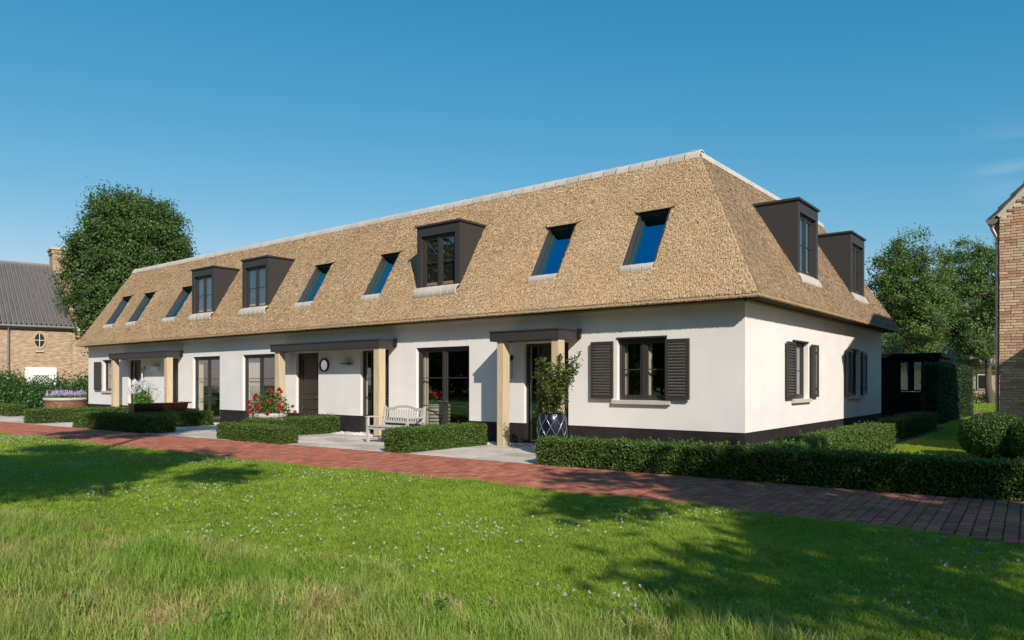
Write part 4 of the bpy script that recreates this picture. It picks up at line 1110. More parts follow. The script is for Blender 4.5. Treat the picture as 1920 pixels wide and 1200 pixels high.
# ------------------------------------------------------------------ black shed behind the row
sx0, sx1, sy0, sy1, sz = -3.6, 0.68, 19.1, 22.4, 2.68
shed = empty('garden_shed', (-1.4, 20.7, 0), 'black timber garden shed with open window behind the white row', 'shed')
fo = (-0.80, 0.04, 1.22, 2.36)
for xx in (sx0, fo[0] - .10, fo[1], sx1 - .10): b = MB(); b.box(xx, sy0, 0, xx + .10, sy0 + .10, sz - .12); b.build('post', M_shed, shed)
b = MB(); b.box(-.44, sy0, fo[2], -.22, sy0 + .1, fo[3]); b.box(fo[0], sy0, fo[3], fo[1], sy0 + .1, sz - .12); b.box(fo[0], sy0, fo[2] - .05, fo[1], sy0 + .12, fo[2])
b.build('window_frame', M_shed, shed)
nb = 18
for i in range(nb):
    z0, z1 = i * (sz - .14) / nb, (i + 1) * (sz - .14) / nb - .012
    segs = [(sx0 + .1, fo[0] - .1), (fo[1] + .1, sx1 - .1)] + ([(fo[0], fo[1])] if z1 < fo[2] - .05 else [])
    for a, c in segs:
        b = MB(); b.prism([(sy0 + .02, z0), (sy0 + .045, z1), (sy0 + .07, z1), (sy0 + .07, z0)], 0, a, c); b.build('board', M_shed, shed)
    b = MB(); b.prism([(sx1 - .002, z0), (sx1 - .027, z1), (sx1 - .05, z1), (sx1 - .05, z0)], 1, sy0 + .1, sy1, 0)
    # prism axis 1 uses (x, z)
    b.build('board', M_shed, shed)
b = MB(); b.box(sx0, sy1 - .05, 0, fo[0] - .5, sy1, sz - .14); b.box(fo[1] + .2, sy1 - .05, 0, sx1 - .06, sy1, sz - .14); b.box(fo[0] - .5, sy1 - .05, 0, fo[1] + .2, sy1, 1.1); b.box(fo[0] - .5, sy1 - .05, 2.45, fo[1] + .2, sy1, sz - .14)
b.build('rear_wall', M_shed, shed)
b = MB(); b.box(sx0 - .08, sy0 - .10, sz - .13, sx1 + .08, sy1 + .08, sz + .04); b.build('flat_roof', M_shed, shed)

# ------------------------------------------------------------------ brick gable house at the right
GX, GY = 3.86, 4.9
rh = empty('brick_gable_house', (8.5, 9.5, 0), 'buff and pink brick gable house cut off by the right edge of the photo', 'house')
EZ, PIT = 5.25, 1.08
XR = 13.0
mid = (GX + XR) / 2
b = MB()
apex = EZ + (mid - GX) * PIT
b.prism([(GX + .02, -.05), (XR, -.05), (XR, EZ), (mid, apex), (GX + .02, EZ)], 1, GY + .02, GY + 9)
b.build('wall_core', M_mortar, rh)
# outer brick texture beyond the separately laid bricks
b = MB(); x_ = GX + 2.66
b.add([(x_, GY + .004, -.05), (XR, GY + .004, -.05), (XR, GY + .004, EZ), (mid, GY + .004, apex), (x_, GY + .004, EZ + (x_ - GX) * PIT)], [(0, 1, 2, 3, 4)])
b.add([(GX + .004, GY + .03, -.05), (GX + .004, GY + 9, -.05), (GX + .004, GY + 9, EZ), (GX + .004, GY + .03, EZ)], [(0, 3, 2, 1)])
b.build('brickwork', M_bricktexR, rh, uv=lambda p: (p.x + p.y, p.z))
bmesh_cache = {}
farb = MB(); near_n = 0
rowh = .0625; rows = int((apex) / rowh)
cand = []
for r_ in range(rows):
    z = r_ * rowh - .02
    xx = GX - (0.0 if r_ % 2 else .11)
    off = random.choice([0, 0, .055])
    xx -= off
    while xx < GX + 2.66:
        L_ = random.choice([.205, .205, .205, .10]) if random.random() < .35 else .205
        a, c = max(xx, GX), min(xx + L_, GX + 2.66); xx += L_ + .011
        if c - a < .035: continue
        if z + rowh > EZ + (a - GX) * PIT - .05: continue
        cand.append((a, c, z))
cand.sort(key=lambda q: (q[0] // .22, q[2]))
vis_n = 0
def one_brick(b, w, tint=.5):
    h = rowh - .010
    b.add([(-w / 2, 0.02, 0), (w / 2, 0.02, 0), (w / 2, .02, h), (-w / 2, .02, h), (-w / 2 + .002, -.004, .002), (w / 2 - .002, -.004, .002), (w / 2 - .002, -.004, h - .002), (-w / 2 + .002, -.004, h - .002)],
          [(4, 5, 6, 7), (0, 1, 5, 4), (1, 2, 6, 5), (2, 3, 7, 6), (3, 0, 4, 7)], 0, tint)
for a, c, z in cand:
    w = round(c - a, 2)
    y = GY + random.uniform(-.003, .002)
    if vis_n < 300 and a < GX + .66 and z > 0.9:
        if w not in bmesh_cache:
            t_ = MB(); one_brick(t_, w); q = t_.build('brick', M_buff, origin=(0, 0, 0)); bmesh_cache[w] = q.data; bpy.data.objects.remove(q)
        link('brick', bmesh_cache[w], rh, ((a + c) / 2, y, z)); vis_n += 1
    else:
        k0 = len(farb.v); one_brick(farb, w, random.random())
        for i in range(k0, len(farb.v)): farb.v[i] = farb.v[i] + Vector(((a + c) / 2, y, z))
tag(farb.build('bricks', M_buffj, rh, tint=True), kind='stuff')
# verge, roof, gutter, pipe
L_ = 6.6; cs, sn = 1 / math.hypot(1, PIT), PIT / math.hypot(1, PIT)
b = MB()
def slope(x, n_, y): return (GX + x * cs - n_ * sn, y, EZ + x * sn + n_ * cs)
def sbox(b, u0, u1, n0, n1, y0, y1, mi=0):
    p = [slope(u0, n0, y0), slope(u1, n0, y0), slope(u1, n0, y1), slope(u0, n0, y1), slope(u0, n1, y0), slope(u1, n1, y0), slope(u1, n1, y1), slope(u0, n1, y1)]
    b.add(p, [(0, 3, 2, 1), (4, 5, 6, 7), (0, 1, 5, 4), (1, 2, 6, 5), (2, 3, 7, 6), (3, 0, 4, 7)], mi)
sbox(b, -.05, L_, -.05, .02, GY - .03, GY + .10); b.build('verge_board', M_coping, rh)
b = MB(); sbox(b, -.20, L_, .022, .05, GY - .02, GY + 9.1); b.build('roof', M_tile, rh)
b = MB(); p_ = slope(L_, .03, 0); b.prism([(p_[0], p_[2] - .2), (XR + .3, EZ - .4), (XR + .3, EZ - .3), (p_[0], p_[2])], 1, GY - .02, GY + 9.1); b.build('rear_roof', M_tile, rh)
for r_ in range(18):
    for k in range(3):
        u0 = -.26 + r_ * .34
        b = MB(); y0 = GY - .05 + k * .24; pts = []
        n_ = 8; vs = []
        for (uu, nn) in ((u0, .075), (u0 + .40, .035)):
            for i in range(n_ + 1):
                f_ = i / n_; yy = y0 + .25 * f_; hh = .055 * max(0, math.sin(math.pi * min(1, f_ / .55))) - .018 * max(0, math.sin(math.pi * max(0, (f_ - .5) / .5)))
                vs.append(slope(uu, nn + hh, yy))
        vs += [(v[0] + .012 * sn, v[1], v[2] - .012 * cs) for v in vs]
        m_ = n_ + 1; fs = []
        for i in range(n_): fs += [(i, i + 1, m_ + i + 1, m_ + i), (2 * m_ + i, 3 * m_ + i, 3 * m_ + i + 1, 2 * m_ + i + 1), (i, 2 * m_ + i, 2 * m_ + i + 1, i + 1)]
        fs += [(0, m_, 3 * m_, 2 * m_)]
        b.add(vs, fs, 0, .5); b.build('roof_tile', M_tiledark, rh)
b = MB()                                              # half-round gutter seen end-on
gx_, gz_ = GX - .14, EZ - .10
vs = []; n_ = 10
for y in (GY - .06, GY + 9):
    for r0 in (.115, .105):
        for i in range(n_ + 1): a = math.pi + math.pi * i / n_; vs.append((gx_ + r0 * math.cos(a), y, gz_ + r0 * math.sin(a)))
m_ = n_ + 1; fs = []
for i in range(n_): fs += [(i, i + 1, 2 * m_ + i + 1, 2 * m_ + i), (m_ + i, 3 * m_ + i, 3 * m_ + i + 1, m_ + i + 1), (i, m_ + i, m_ + i + 1, i + 1)]
fs.append(tuple(m_ + i for i in range(m_)))
b.add(vs, fs); b.build('gutter', M_gutter, rh)
b = MB(); b.tube((gx_, GY + .06, gz_ - .06), (gx_, GY + .06, gz_ - .2), .045, .04, 12); b.tube((gx_, GY + .06, gz_ - .2), (GX - .045, GY + .06, gz_ - .42), .04, .036, 12); b.tube((GX - .045, GY + .06, gz_ - .42), (GX - .045, GY + .06, 0), .036, .036, 12)
for z in (1.5, 3.2, 4.6): b.box(GX - .09, GY + .05, z, GX + .004, GY + .08, z + .02)
b.build('downpipe', M_gutter, rh)
b = MB(); b.box(5.9, 3.2, -.05, 9.5, GY - .02, 3.55); b.build('added_shade_block', M_bricktexR, rh, uv=lambda p: (p.x + p.y, p.z))  # unseen block, added to throw the diagonal shadow on the lower gable

# ------------------------------------------------------------------ sand brick house at the left
Dv = fw * math.cos(rad(50.4)) + rt * math.sin(rad(50.4)); Bv = fw * math.cos(rad(39.6)) - rt * math.sin(rad(39.6))
OL = Vector((CAM.x, CAM.y, 0)) + fw * 42 - rt * 29.67
ML = Matrix(((Dv.x, Bv.x, 0, OL.x), (Dv.y, Bv.y, 0, OL.y), (0, 0, 1, 0), (0, 0, 0, 1)))
lh = empty('sand_brick_house', tuple(ML @ Vector((-2, 4, 0))), 'sand coloured brick house with grey pantile roof and chimney at the left edge', 'house')
uvL = lambda p: ((ML.inverted() @ p).x + (ML.inverted() @ p).y, p.z)
TE = 3.6; z_e, z_r, run = 4.9, 9.5, 8.0
b = MB(ML)
b.prism([(0, -.1), (run * 2, -.1), (run * 2, z_e), (run, z_r - .12), (0, z_e)], 0, -10, TE)
b.box(TE + .001, .05, -.1, TE + 7, 4, 4.7)
b.build('wall', M_bricktexL, lh, uv=uvL)
ang_l = math.atan2(z_r - z_e, run); LL_ = math.hypot(run, z_r - z_e) + .25
MR = ML @ Matrix.Translation((0, -.18, z_e - .06)) @ Matrix.Rotation(ang_l, 4, 'X')
b = MB(MR); b.box(-10, 0, 0.0, TE + .12, LL_, .05); b.build('roof', M_tilej, lh)
b = MB(ML); b.prism([(run, z_r), (run * 2 + .2, z_e - .1), (run * 2 + .2, z_e), (run, z_r + .1)], 0, -10, TE + .12); b.build('rear_roof', M_tilej, lh)
tw, tl = .25, .34
def tile_geo(b, x0, y0, tint=.5):
    n_ = 8; vs = []
    for (yy, zz) in ((y0 - .02, .085), (y0 + tl, .055)):
        for i in range(n_ + 1):
            f_ = i / n_; hh = .15 * math.sin(math.pi * f_ / .5) if f_ < .5 else -.05 * math.sin(math.pi * (f_ - .5) / .5)
            vs.append((x0 + tw * f_, yy, zz + hh))
    m_ = n_ + 1; fs = [(i, i + 1, m_ + i + 1, m_ + i) for i in range(n_)]
    vs += [(v[0], v[1], v[2] - .02) for v in vs[:m_]]
    b.add(vs, fs[:4] + [(2 * m_ + i, 2 * m_ + i + 1, i + 1, i) for i in range(n_)], 0, tint)
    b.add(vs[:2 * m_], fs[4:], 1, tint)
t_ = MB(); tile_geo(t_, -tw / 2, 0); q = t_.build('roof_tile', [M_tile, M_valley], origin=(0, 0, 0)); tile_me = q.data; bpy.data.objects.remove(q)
farT = MB(MR); cols = []
nrow = int(LL_ / tl)
for i in range(54):
    for j in range(nrow): cols.append((TE - (i + 1) * tw + .1, j * tl + .02, i))
Rm = MR.to_3x3().to_euler(); k_ = 0
for (x0, y0, i) in cols:
    if k_ < 300 and i < 13:
        link('roof_tile', tile_me, lh, MR @ Vector((x0 + tw / 2, y0, 0)), Rm); k_ += 1
    else: tile_geo(farT, x0, y0, random.random())
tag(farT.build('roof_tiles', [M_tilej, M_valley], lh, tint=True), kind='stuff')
b = MB(ML); b.tube((-10, run, z_r + .10), (TE + .12, run, z_r + .10), .12, .12, 10); b.build('ridge_cap', M_tile, lh)
b = MB(ML); b.tube((-10, -.24, z_e - .06), (TE + .15, -.24, z_e - .06), .085, .085, 10); b.box(-10, -.14, z_e - .22, TE + .1, -.001, z_e - .02); b.build('gutter', M_gutter, lh)
b = MB(ML); b.tube((.40, -.2, z_e - .1), (.40, -.1, z_e - .35), .05, .05, 8); b.tube((.40, -.1, z_e - .35), (.40, -.1, 0), .05, .05, 8); b.build('downpipe', M_gutter, lh)
ch = MB(ML); cx0, cx1, cy0, cy1 = TE - .12, TE + 1.35, run - 1.0, run + .5
ch.box(cx0, cy0, -.1, cx1, cy1, 10.35); chn = ch.build('chimney', M_bricktexL, lh, uv=uvL)
ch = MB(ML); ch.box(cx0 - .06, cy0 - .06, 10.351, cx1 + .06, cy1 + .06, 10.62); ch.build('collar', M_bricktexL, chn, uv=uvL)
ch = MB(ML); ch.box(cx0 - .14, cy0 - .14, 10.62, cx1 + .14, cy1 + .14, 10.76); ch.build('chimney_cap', M_coping, chn)
# oval window
b = MB(ML @ Matrix.Translation((0, -.002, 0))); disc(b, 1.93, 4.03, .40, .55, -.05, 0.0, sq=.62); ow = b.build('oval_window', M_arch, lh)
b = MB(ML @ Matrix.Translation((0, -.002, 0))); disc(b, 1.93, 4.03, .001, .40, -.02, 0.0, sq=.62); b.build('pane', M_dark, ow)
b = MB(ML); b.box(1.915, -.045, 3.64, 1.945, -.02, 4.42); b.box(1.69, -.045, 4.015, 2.17, -.02, 4.045); b.build('glazing_bar', M_white, ow)
b = MB(ML); b.box(1.72, -.09, 3.33, 2.14, -.003, 3.42); b.build('sill', M_coping, ow)
# white frame with lattice
b = MB(ML); b.box(1.20, -.10, 1.95, 2.80, -.003, 2.42); b.box(1.20, -.10, 0, 1.62, -.003, 1.948); b.box(2.42, -.10, 0, 2.80, -.003, 1.948); gf = b.build('white_lattice_window', M_white, lh)
b = MB(ML); b.box(1.62, -.03, .0, 2.42, -.003, 1.948); b.build('pane', M_dark, gf)
b = MB(ML)
for i in range(-8, 8):
    for sg in (-1, 1):
        x0 = 2.02 + i * .17; zc = 1.35
        p0 = Vector((x0 - .6 * sg, -.06, zc - .6)); p1 = Vector((x0 + .6 * sg, -.06, zc + .6))
        def clipx(p, q):
            ts = [0, 1]; d = q - p
            for lim, s in ((1.63, 1), (2.41, -1)):
                f0 = (p.x - lim) * s; f1 = (q.x - lim) * s
                if f0 < 0 and f1 < 0: return None
                if f0 < 0: ts[0] = max(ts[0], f0 / (f0 - f1))
                if f1 < 0: ts[1] = min(ts[1], f0 / (f0 - f1))
            return (p + d * ts[0], p + d * ts[1]) if ts[0] < ts[1] else None
        r_ = clipx(p0, p1)
        if r_: b.tube(r_[0], r_[1], .020, .020, 4)
b.build('lattice', M_white, gf)

# ------------------------------------------------------------------ long low house behind the right-hand trees
bh = empty('low_tiled_house', (-4, 51, 0), 'long low beige house with ribbed grey roof behind the right-hand trees', 'house')
b = MB(); b.box(-14, 48.3, -.05, 6, 54, 2.9); b.build('wall', M_bgwall, bh)
b = MB()
n_ = 66
for i in range(n_):
    x0 = -14.3 + i * .31
    for j in range(6):
        y0, y1 = 47.9 + j * .62, 47.9 + (j + 1) * .62; z0, z1 = 2.85 + j * .56, 2.85 + (j + 1) * .56
        b.add([(x0, y0, z0), (x0 + .17, y0, z0 + .0), (x0 + .17, y1, z1), (x0, y1, z1), (x0 + .03, y0, z0 + .12), (x0 + .14, y0, z0 + .12), (x0 + .14, y1, z1 + .09), (x0 + .03, y1, z1 + .09), (x0 + .31, y0, z0), (x0 + .31, y1, z1)],
              [(4, 5, 6, 7), (0, 4, 7, 3), (1, 2, 6, 5), (0, 1, 5, 4), (1, 8, 9, 2)], 0, random.random())
b.prism([(51.6, 6.1), (55, 2.8), (55, 2.9), (51.6, 6.25)], 0, -14.3, 6.16, 0, .5)
rf_ = b.build('ribbed_roof', M_bgroof, bh, tint=True)
b = MB(); b.box(-14.3, 47.75, 2.68, 6.2, 47.89, 2.84); b.build('gutter', M_gutter, bh)
for xw in (-9.4, -6.6, -3.6, -.62, 2.2):
    b = MB(); b.box(xw - .4, 48.22, 1.0, xw + .4, 48.29, 2.1); w_ = b.build('window', M_white, bh)
    b = MB(); b.box(xw - .34, 48.2, 1.06, xw + .34, 48.215, 2.04); b.build('pane', M_dark, w_)
bush('garden_shrub', -1.2, 46.2, 2.4, .8, 1.1, 2600, M_hedge, 'low shrub before the beige house in the gap by the brick gable', None, (.05, .09))

# ------------------------------------------------------------------ trees
def tree(name, x, y, trunk_r, trunk_h, cz, rx, rz, nclump, nleaf, leaf, m, label, group=None, spread=.55, shell=.45, limbs=14, cxoff=0.0, up=.35, lowcut=-1.0, seed=1, cat='tree', power=1.0, shoots=0):
    r = np.random.default_rng(seed)
    t = empty(name, (x, y, 0), label, cat, group)
    u = unit(r.normal(size=(nclump, 3))); u = u[u[:, 2] > lowcut]; nclump = len(u)
    rad_ = r.uniform(shell, 1, (nclump, 1)) ** power
    Cc = np.array([x + cxoff, y, cz]) + u * np.array([rx, rx, rz]) * rad_ * (1 + .13 * np.sin(u[:, 0:1] * 5 + seed) * np.cos(u[:, 2:3] * 4.4 + seed + u[:, 1:2] * 3))
    k = r.integers(0, nclump, nleaf); sp = spread * r.uniform(.55, 1.25, nclump)[k][:, None]
    d = r.normal(size=(nleaf, 3)) * np.array([1, 1, .72]) * sp * .62
    P = Cc[k] + d
    A, B, N = leaf_frames(nleaf, unit(u[k] * .7 + unit(d) * .5 + np.array([0, 0, up])), .8, r)
    s = r.uniform(*leaf, nleaf)[:, None]
    cl = r.uniform(-.22, .22, nclump)[k]
    tn = np.clip(r.random(nleaf) * .7 + .15 + cl, 0, 1)
    quads('crown', P, A * s, B * s * .55, tn, m, t, origin=(x + cxoff, y, cz))
    if shoots:
        j = r.permutation(nleaf)[:0]
        uu = unit(r.normal(size=(shoots, 3))); uu[:, 2] = np.abs(uu[:, 2]); bs = np.array([x + cxoff, y, cz]) + uu * np.array([rx, rx, rz]) * .93
        m_ = 16; hl = r.uniform(.35, .95, shoots); ff = np.tile(np.linspace(0, 1, m_), shoots)
        Q = np.repeat(bs, m_, 0); dr = unit(uu * .7 + np.array([0, 0, 1.0]) + r.normal(0, .2, (shoots, 3)))
        Q = Q + np.repeat(dr * hl[:, None], m_, 0) * ff[:, None] + r.normal(0, .07, Q.shape) * (1.2 - ff[:, None])
        A2, B2, N2 = leaf_frames(len(Q), None, 0, r); s2 = r.uniform(*leaf, len(Q))[:, None]
        quads('shoots', Q, A2 * s2, B2 * s2 * .5, r.uniform(.35, .95, len(Q)), m, t, origin=(x + cxoff, y, cz + .5))
    b = MB(); lean = Vector((cxoff * .3, 0, 0))
    base = Vector((x, y, -.05)); top = Vector((x + cxoff * .8, y, cz + rz * .55)); prev = base; pr_ = trunk_r * 1.25
    N_ = 7; pts = []
    for i in range(1, N_ + 1):
        f_ = i / N_; p = base.lerp(top, f_) + Vector((r.normal() * .07, r.normal() * .07, 0)) * (1 + f_); rr_ = trunk_r * (1 - .85 * f_) + .02
        b.tube(prev, p, pr_, rr_, 9, cap=False); pts.append((p, rr_)); prev = p; pr_ = rr_
    idx = r.permutation(nclump)[:limbs]
    for i in idx:
        c = Vector(Cc[i]); hz = min(max(c.z - abs(c.x - x) * .7 - .6, trunk_h), top.z)
        f_ = (hz - base.z) / (top.z - base.z); s0_ = base.lerp(top, min(1, f_)); rr_ = max(.018, trunk_r * (1 - .85 * f_) * .5)
        mid = s0_.lerp(c, .5) + Vector((0, 0, -.1 * (c - s0_).length * .3)); b.tube(s0_, mid, rr_, rr_ * .6, 6, cap=False); b.tube(mid, c, rr_ * .6, .008, 5, cap=False)
        for q in range(3):
            c2 = c + Vector(r.normal(size=3)) * spread * .8; b.tube(mid.lerp(c, .5), c2, rr_ * .35, .005, 4, cap=False)
    b.build('trunk', M_bark, t)
    return t
def at_px(px, d): p = Vector((CAM.x, CAM.y, 0)) + fw * d + rt * ((px - 960) / 1359 * d); return p.x, p.y
x, y = at_px(250, 47)
tree('broadleaf_tree', x, y, .32, 2.2, 8.1, 3.75, 5.8, 880, 175000, (.06, .105), M_leafL, 'big dense round broadleaf tree behind the left end of the thatched roof', spread=.55, shell=.5, limbs=20, seed=3, power=.6, shoots=90)
x, y = at_px(1706, 42)
tree('birch_tree', x, y, .13, 2.5, 6.2, 2.4, 3.8, 200, 50000, (.048, .085), M_leafR, 'airy green tree rising right behind the black shed', spread=.46, shell=.25, limbs=60, seed=5, power=.8, shoots=60)
x, y = at_px(1858, 50)
tree('birch_tree', x, y, .22, 3.0, 6.9, 2.9, 4.7, 235, 58000, (.052, .092), M_leafR, 'airy green tree with pale trunk beside the brick gable downpipe', spread=.48, shell=.25, limbs=60, seed=9, cxoff=-.9, power=.8, shoots=80)
x, y = at_px(1778, 60)
tree('birch_tree', x, y, .15, 2.5, 4.6, 2.4, 2.6, 70, 7000, (.08, .13), M_leafR, 'small airy tree low between the two larger right-hand trees', spread=.5, shell=.25, limbs=30, seed=12, power=.8)
# trees standing behind the viewpoint: they shade the lawn and are mirrored in the windows
def shade(x, y, cz, rx, rz, ncl, nl, seed, label, tr=.28, **k):
    return tree('park_tree', x, y, tr, 3.0, cz, rx, rz, ncl, nl, (.10, .17), M_leafB, label, 'park trees behind the viewpoint', spread=.6, shell=.2, limbs=18, seed=seed, **k)
shade(12.4, -10.9, 7.6, 4.0, 3.3, 42, 9000, 27, 'park tree right of the lawn, off the right edge of the photo')
shade(15.2, -15.0, 7.4, 3.7, 2.2, 18, 4600, 22, 'second park tree behind the viewpoint to the right')
shade(4.4, -18.4, 11.0, 3.6, 2.6, 42, 17500, 23, 'tall park tree close behind the viewpoint')
shade(-3.4, -12.9, 12.3, 3.2, 2.4, 32, 10500, 24, 'tall park tree left of the viewpoint', tr=.10)
bt = None
for i, (x, y, s_, rz_) in enumerate([(-52, -44, 1.0, 0), (-43, -50, 1.2, 1), (-33, -45, 1.1, 2), (-24, -52, 1.3, 3), (-15, -46, 1.05, 4), (-6, -53, 1.2, 5), (3, -47, 1.15, 6), (12, -54, 1.3, .5), (21, -46, 1.1, 1.5), (30, -50, 1.2, 2.5), (-62, -50, 1.2, 3.5), (40, -40, 1.2, 2), (-56, -62, 1.3, 4), (-38, -62, 1.3, 5), (-28, -60, 1.35, 1), (-19, -64, 1.3, 2), (-10, -62, 1.3, 3), (-1, -60, 1.3, 4), (8, -64, 1.3, 5), (17, -61, 1.3, 0), (26, -62, 1.3, 2)]):
    if bt is None:
        bt = tree('park_tree', 0, 0, .4, 1.5, 5.9, 6.2, 5.9, 160, 22000, (.24, .40), M_leafB, 'park tree far beyond the lawn behind the viewpoint', 'far park trees mirrored in the windows', spread=1.2, shell=.3, limbs=12, seed=31); o = bt
    else: o = copy_tree(bt)
    o.location = (x, y, 0); o.scale = (s_ * 1.15, s_ * 1.15, s_ * 1.4); o.rotation_euler = (0, 0, rz_)

# ------------------------------------------------------------------ grass
def blades(name, n, R, h, w, m, bend=.35, segs=2, seed=0):
    r = np.random.default_rng(seed); vs, fs = [], []
    for i in range(n):
        a = r.uniform(0, 6.283); q = R * math.sqrt(r.random()); x, y = q * math.cos(a), q * math.sin(a)
        hh = h * r.uniform(.55, 1.15); th = r.uniform(0, 6.283); dx, dy = math.cos(th), math.sin(th); wv = w * r.uniform(.7, 1.2)
        px_, py_ = -dy * wv, dx * wv; bd = hh * bend * r.uniform(.3, 1.8); b0 = len(vs)
        vs += [(x - px_, y - py_, -.01), (x + px_, y + py_, -.01)]
        for s in range(1, segs):
            f_ = s / segs; vs += [(x + dx * bd * f_ * f_ - px_ * .8, y + dy * bd * f_ * f_ - py_ * .8, hh * f_), (x + dx * bd * f_ * f_ + px_ * .8, y + dy * bd * f_ * f_ + py_ * .8, hh * f_)]
        vs.append((x + dx * bd, y + dy * bd, hh * (1 - .25 * bend)))
        for s in range(segs - 1): k = b0 + 2 * s; fs.append((k, k + 1, k + 3, k + 2))
        k = b0 + 2 * (segs - 1); fs.append((k, k + 1, k + 2))
    me = bpy.data.meshes.new(name); me.from_pydata(vs, [], fs); me.materials.append(m); me.update()
    return bpy.data.objects.new(name, me)               # kept out of the scene, instanced by the lawn only
def scatter(name, P, rotz, scale, idx, sources, label, tiltamt=.12):
    me = bpy.data.meshes.new(name); n = len(P); me.vertices.add(n); me.vertices.foreach_set('co', P.astype(np.float32).ravel())
    a = me.attributes.new('rot', 'FLOAT_VECTOR', 'POINT'); rv_ = np.stack([rng.normal(0, tiltamt, n), rng.normal(0, tiltamt, n), rotz], 1); a.data.foreach_set('vector', rv_.astype(np.float32).ravel())
    a = me.attributes.new('scl', 'FLOAT_VECTOR', 'POINT'); a.data.foreach_set('vector', scale.astype(np.float32).ravel())
    a = me.attributes.new('idx', 'INT', 'POINT'); a.data.foreach_set('value', idx.astype(np.int32))
    me.update(); o = link(name, me)
    ng = bpy.data.node_groups.new(name, 'GeometryNodeTree')
    ng.interface.new_socket('Geometry', in_out='INPUT', socket_type='NodeSocketGeometry'); ng.interface.new_socket('Geometry', in_out='OUTPUT', socket_type='NodeSocketGeometry')
    N, L = ng.nodes, ng.links; gi = N.new('NodeGroupInput'); go = N.new('NodeGroupOutput')
    jn = N.new('GeometryNodeJoinGeometry')
    for s in reversed(sources):
        oi = N.new('GeometryNodeObjectInfo'); oi.inputs['Object'].default_value = s; oi.inputs['As Instance'].default_value = True
        L.new(oi.outputs['Geometry'], jn.inputs[0])
    ip = N.new('GeometryNodeInstanceOnPoints'); ip.inputs['Pick Instance'].default_value = True
    def att(nm, ty):
        q = N.new('GeometryNodeInputNamedAttribute'); q.data_type = ty; q.inputs['Name'].default_value = nm; return q.outputs['Attribute']
    L.new(gi.outputs[0], ip.inputs['Points']); L.new(jn.outputs[0], ip.inputs['Instance'])
    L.new(att('idx', 'INT'), ip.inputs['Instance Index'])
    er = N.new('FunctionNodeEulerToRotation'); L.new(att('rot', 'FLOAT_VECTOR'), er.inputs[0]); L.new(er.outputs[0], ip.inputs['Rotation'])
    L.new(att('scl', 'FLOAT_VECTOR'), ip.inputs['Scale']); L.new(ip.outputs[0], go.inputs[0])
    md = o.modifiers.new('scatter', 'NODES'); md.node_group = ng
    return tag(o, label, None, None, 'stuff')
def in_fov(P, m=1.25):
    v = P[:, :2] - np.array([CAM.x, CAM.y]); d = v @ np.array([fw.x, fw.y]); r = v @ np.array([rt.x, rt.y])
    return (d > 2.2) & (np.abs(r / np.maximum(d, .1)) < .7065 * m + 0.0), d
def rand_pts(n, x0, x1, y0, y1): return np.stack([rng.uniform(x0, x1, n), rng.uniform(y0, y1, n), np.full(n, -.028)], 1)
short = [blades('short_grass', 24, .065, .062, .0034, M_grass, .6, 2, s) for s in range(4)]
Pn = []; S_ = []
for (dens, d0, d1, sc) in ((620, 2.2, 8.5, 1.0), (330, 8.5, 14, 1.25), (150, 14, 24, 1.8), (60, 24, 42, 2.6)):
    P = rand_pts(int(dens * 46 * 14), -38, 8, -15, -1 - 0)
    ok, d = in_fov(P); ok &= (d > d0) & (d <= d1) & (P[:, 1] < y_near(P[:, 0]) + .05 + .035 * np.sin(P[:, 0] * 5.1) + .03 * np.sin(P[:, 0] * 13.7))
    P = P[ok]; Pn.append(P); S_.append(np.full(len(P), sc))
# back garden on the right and the strip beyond
P = rand_pts(22000, 1.7, 6.5, -2.3, 14); ok, d = in_fov(P); ok &= ~((P[:, 0] > GX - .02) & (P[:, 1] > GY - .05)); P = P[ok]; Pn.append(P); S_.append(np.full(len(P), 1.5))
P = rand_pts(9000, .5, 3.8, 14, 23); ok, d = in_fov(P); P = P[ok]; Pn.append(P); S_.append(np.full(len(P), 2.2))
P = rand_pts(9000, -3, 4, 31, 46); ok, d = in_fov(P); P = P[ok]; Pn.append(P); S_.append(np.full(len(P), 3))
P = np.concatenate(Pn); sc = np.concatenate(S_); n = len(P)
hv = .78 + .38 * (np.sin(P[:, 0] * 1.7 + np.sin(P[:, 1] * 1.3)) * np.cos(P[:, 1] * 2.1 + P[:, 0] * .6)) + rng.normal(0, .10, n)
hv = np.clip(hv, .45, 1.3)
SC = np.stack([sc, sc, np.where(sc > 1.4, sc * .62, sc * .92) * hv], 1)
scatter('lawn_grass', P, rng.uniform(0, 6.283, n), SC, rng.integers(0, 4, n), short, 'mown green lawn grass in front of the lane')
# unmown foreground
def wild_edge(P):
    """signed amount inside the unmown patch; boundary found on the ground from the photograph"""
    v = P[:, :2] - np.array([CAM.x, CAM.y]); d = v @ np.array([fw.x, fw.y]); r = v @ np.array([rt.x, rt.y])
    dd = np.interp(r, [-9, -5.9, -3.4, -2.4, -.3, .5, 2.2, 4], [9.6, 8.6, 7.4, 6.9, 5.25, 4.95, 4.5, 4.0])
    return dd - d + .35 * np.sin(P[:, 0] * 2.3) * np.cos(P[:, 1] * 1.9)
tall = [blades('wild_grass', 22, .07, .24, .0032, M_tall, .38, 3, 40 + s) for s in range(3)] + [blades('dry_grass', 20, .06, .20, .0030, M_dry, .5, 3, 50 + s) for s in range(2)] + [blades('fine_grass', 30, .05, .30, .0013, M_tall, .25, 3, 60)]
P = rand_pts(60000, -12, 9, -15, -5); ok, d = in_fov(P, 1.3); e = wild_edge(P)
ok &= (e > rng.uniform(-.15, .9, len(P))) & (rng.random(len(P)) < .72); P = P[ok]; e = e[ok]; n = len(P)
patch = np.sin(P[:, 0] * 3.1 + 1.3 * np.sin(P[:, 1] * 2.2)) * np.cos(P[:, 1] * 3.7 + P[:, 0]) + rng.normal(0, .35, n)
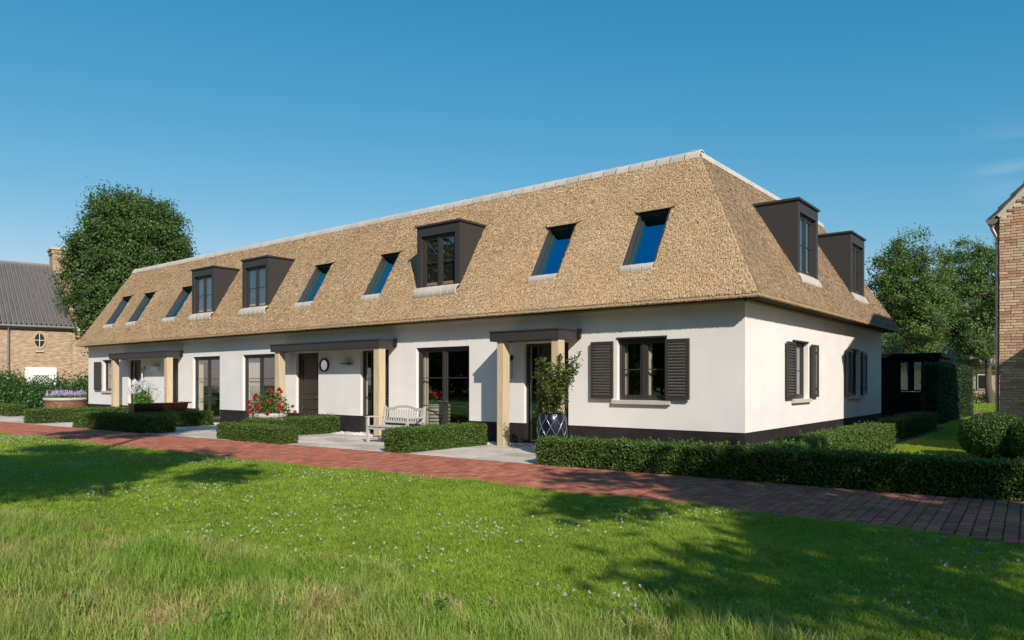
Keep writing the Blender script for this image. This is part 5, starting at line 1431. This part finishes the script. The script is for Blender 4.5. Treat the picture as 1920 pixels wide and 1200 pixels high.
idx = np.where(patch > .72, rng.integers(3, 5, n), np.where(patch < -.75, 5, rng.integers(0, 3, n)))
hs_ = (.48 + .34 * np.clip(e, 0, 1.0)) * rng.uniform(.65, 1.25, n)
scatter('wild_grass', P, rng.uniform(0, 6.283, n), np.stack([np.ones(n), np.ones(n), hs_], 1), idx, tall, 'unmown tall and dry grass in the foreground')
# clover heads: clusters on the lawn
cc = rand_pts(150, -22, 7, -14, -6); P = np.repeat(cc, 26, 0) + np.concatenate([rng.normal(0, .36, (150 * 26, 2)), np.zeros((150 * 26, 1))], 1)
ok, d = in_fov(P); ok &= (P[:, 1] < y_near(P[:, 0]) - .1) & (wild_edge(P) < .3) & (d < 26); P = P[ok]; P = P[rng.permutation(len(P))[:1500]]
P[:, 2] = rng.uniform(.022, .050, len(P)); H = flower_clusters(P, .012, 16, 1); H[:, 2] -= .0
A, B, N = leaf_frames(len(H), np.array([[0, 0, 1.0]]), .4); s = rng.uniform(.0045, .0075, len(H))[:, None]
b = MB()
for p in P[:700]: b.tube((p[0], p[1], -.02), (p[0], p[1], p[2]), .0015, .0012, 3, 1, cap=False)
o = quads('clover_flowers', H, A * s, B * s * .8, rng.random(len(H)), [M_clover, M_fresh], origin=(0, -9, 0), extra=b)
tag(o, 'white clover heads scattered over the lawn', None, None, 'stuff')
# broad-leaved weeds in the foreground
def gpt(px, py):
    r = fw + rt * ((px - 960) / 1359) + Vector((0, 0, (716 - py) / 1359)); t_ = -1.55 / r.z; p = CAM + r * t_; return p.x, p.y
for (px, py, h, lb) in ((420, 1185, .14, 'broad-leaved weed at the lower left in the unmown grass'), (832, 1160, .14, 'broad-leaved weed left of the middle at the lower edge of the lawn'), (135, 1155, .16, 'broad-leaved weed near the lower left corner of the photo'), (185, 975, .16, 'broad-leaved weed beside the tree shadow on the left lawn')):
    x, y = gpt(px, py); t = empty('broadleaf_weed', (x, y, 0), lb, 'weed', 'broad-leaved weeds in the grass')
    n = 9; 
    b = MB(); b.tube((x, y, -.02), (x + .01, y, h * .8), .003, .002, 5); b.build('stem', M_fresh, t)
    for i in range(n):
        a = i * 2.4; l = random.uniform(.04, .07); z = h * (.45 + .55 * i / n); q = l * .9; el = random.uniform(-.1, .5)
        d_ = Vector((math.cos(a) * math.cos(el), math.sin(a) * math.cos(el), math.sin(el))); s_ = Vector((-math.sin(a), math.cos(a), 0)) * l * .42; c0 = Vector((x, y, z))
        b = MB(); b.add([c0, c0 + d_ * l * .45 + s_, c0 + d_ * l + Vector((0, 0, -.006)), c0 + d_ * l * .45 - s_, c0 + d_ * l * .5 + Vector((0, 0, -.006))], [(0, 4, 1), (1, 4, 2), (2, 4, 3), (3, 4, 0)], 0, random.random(), True)
        b.build('leaf', M_weed, t, tint=True)
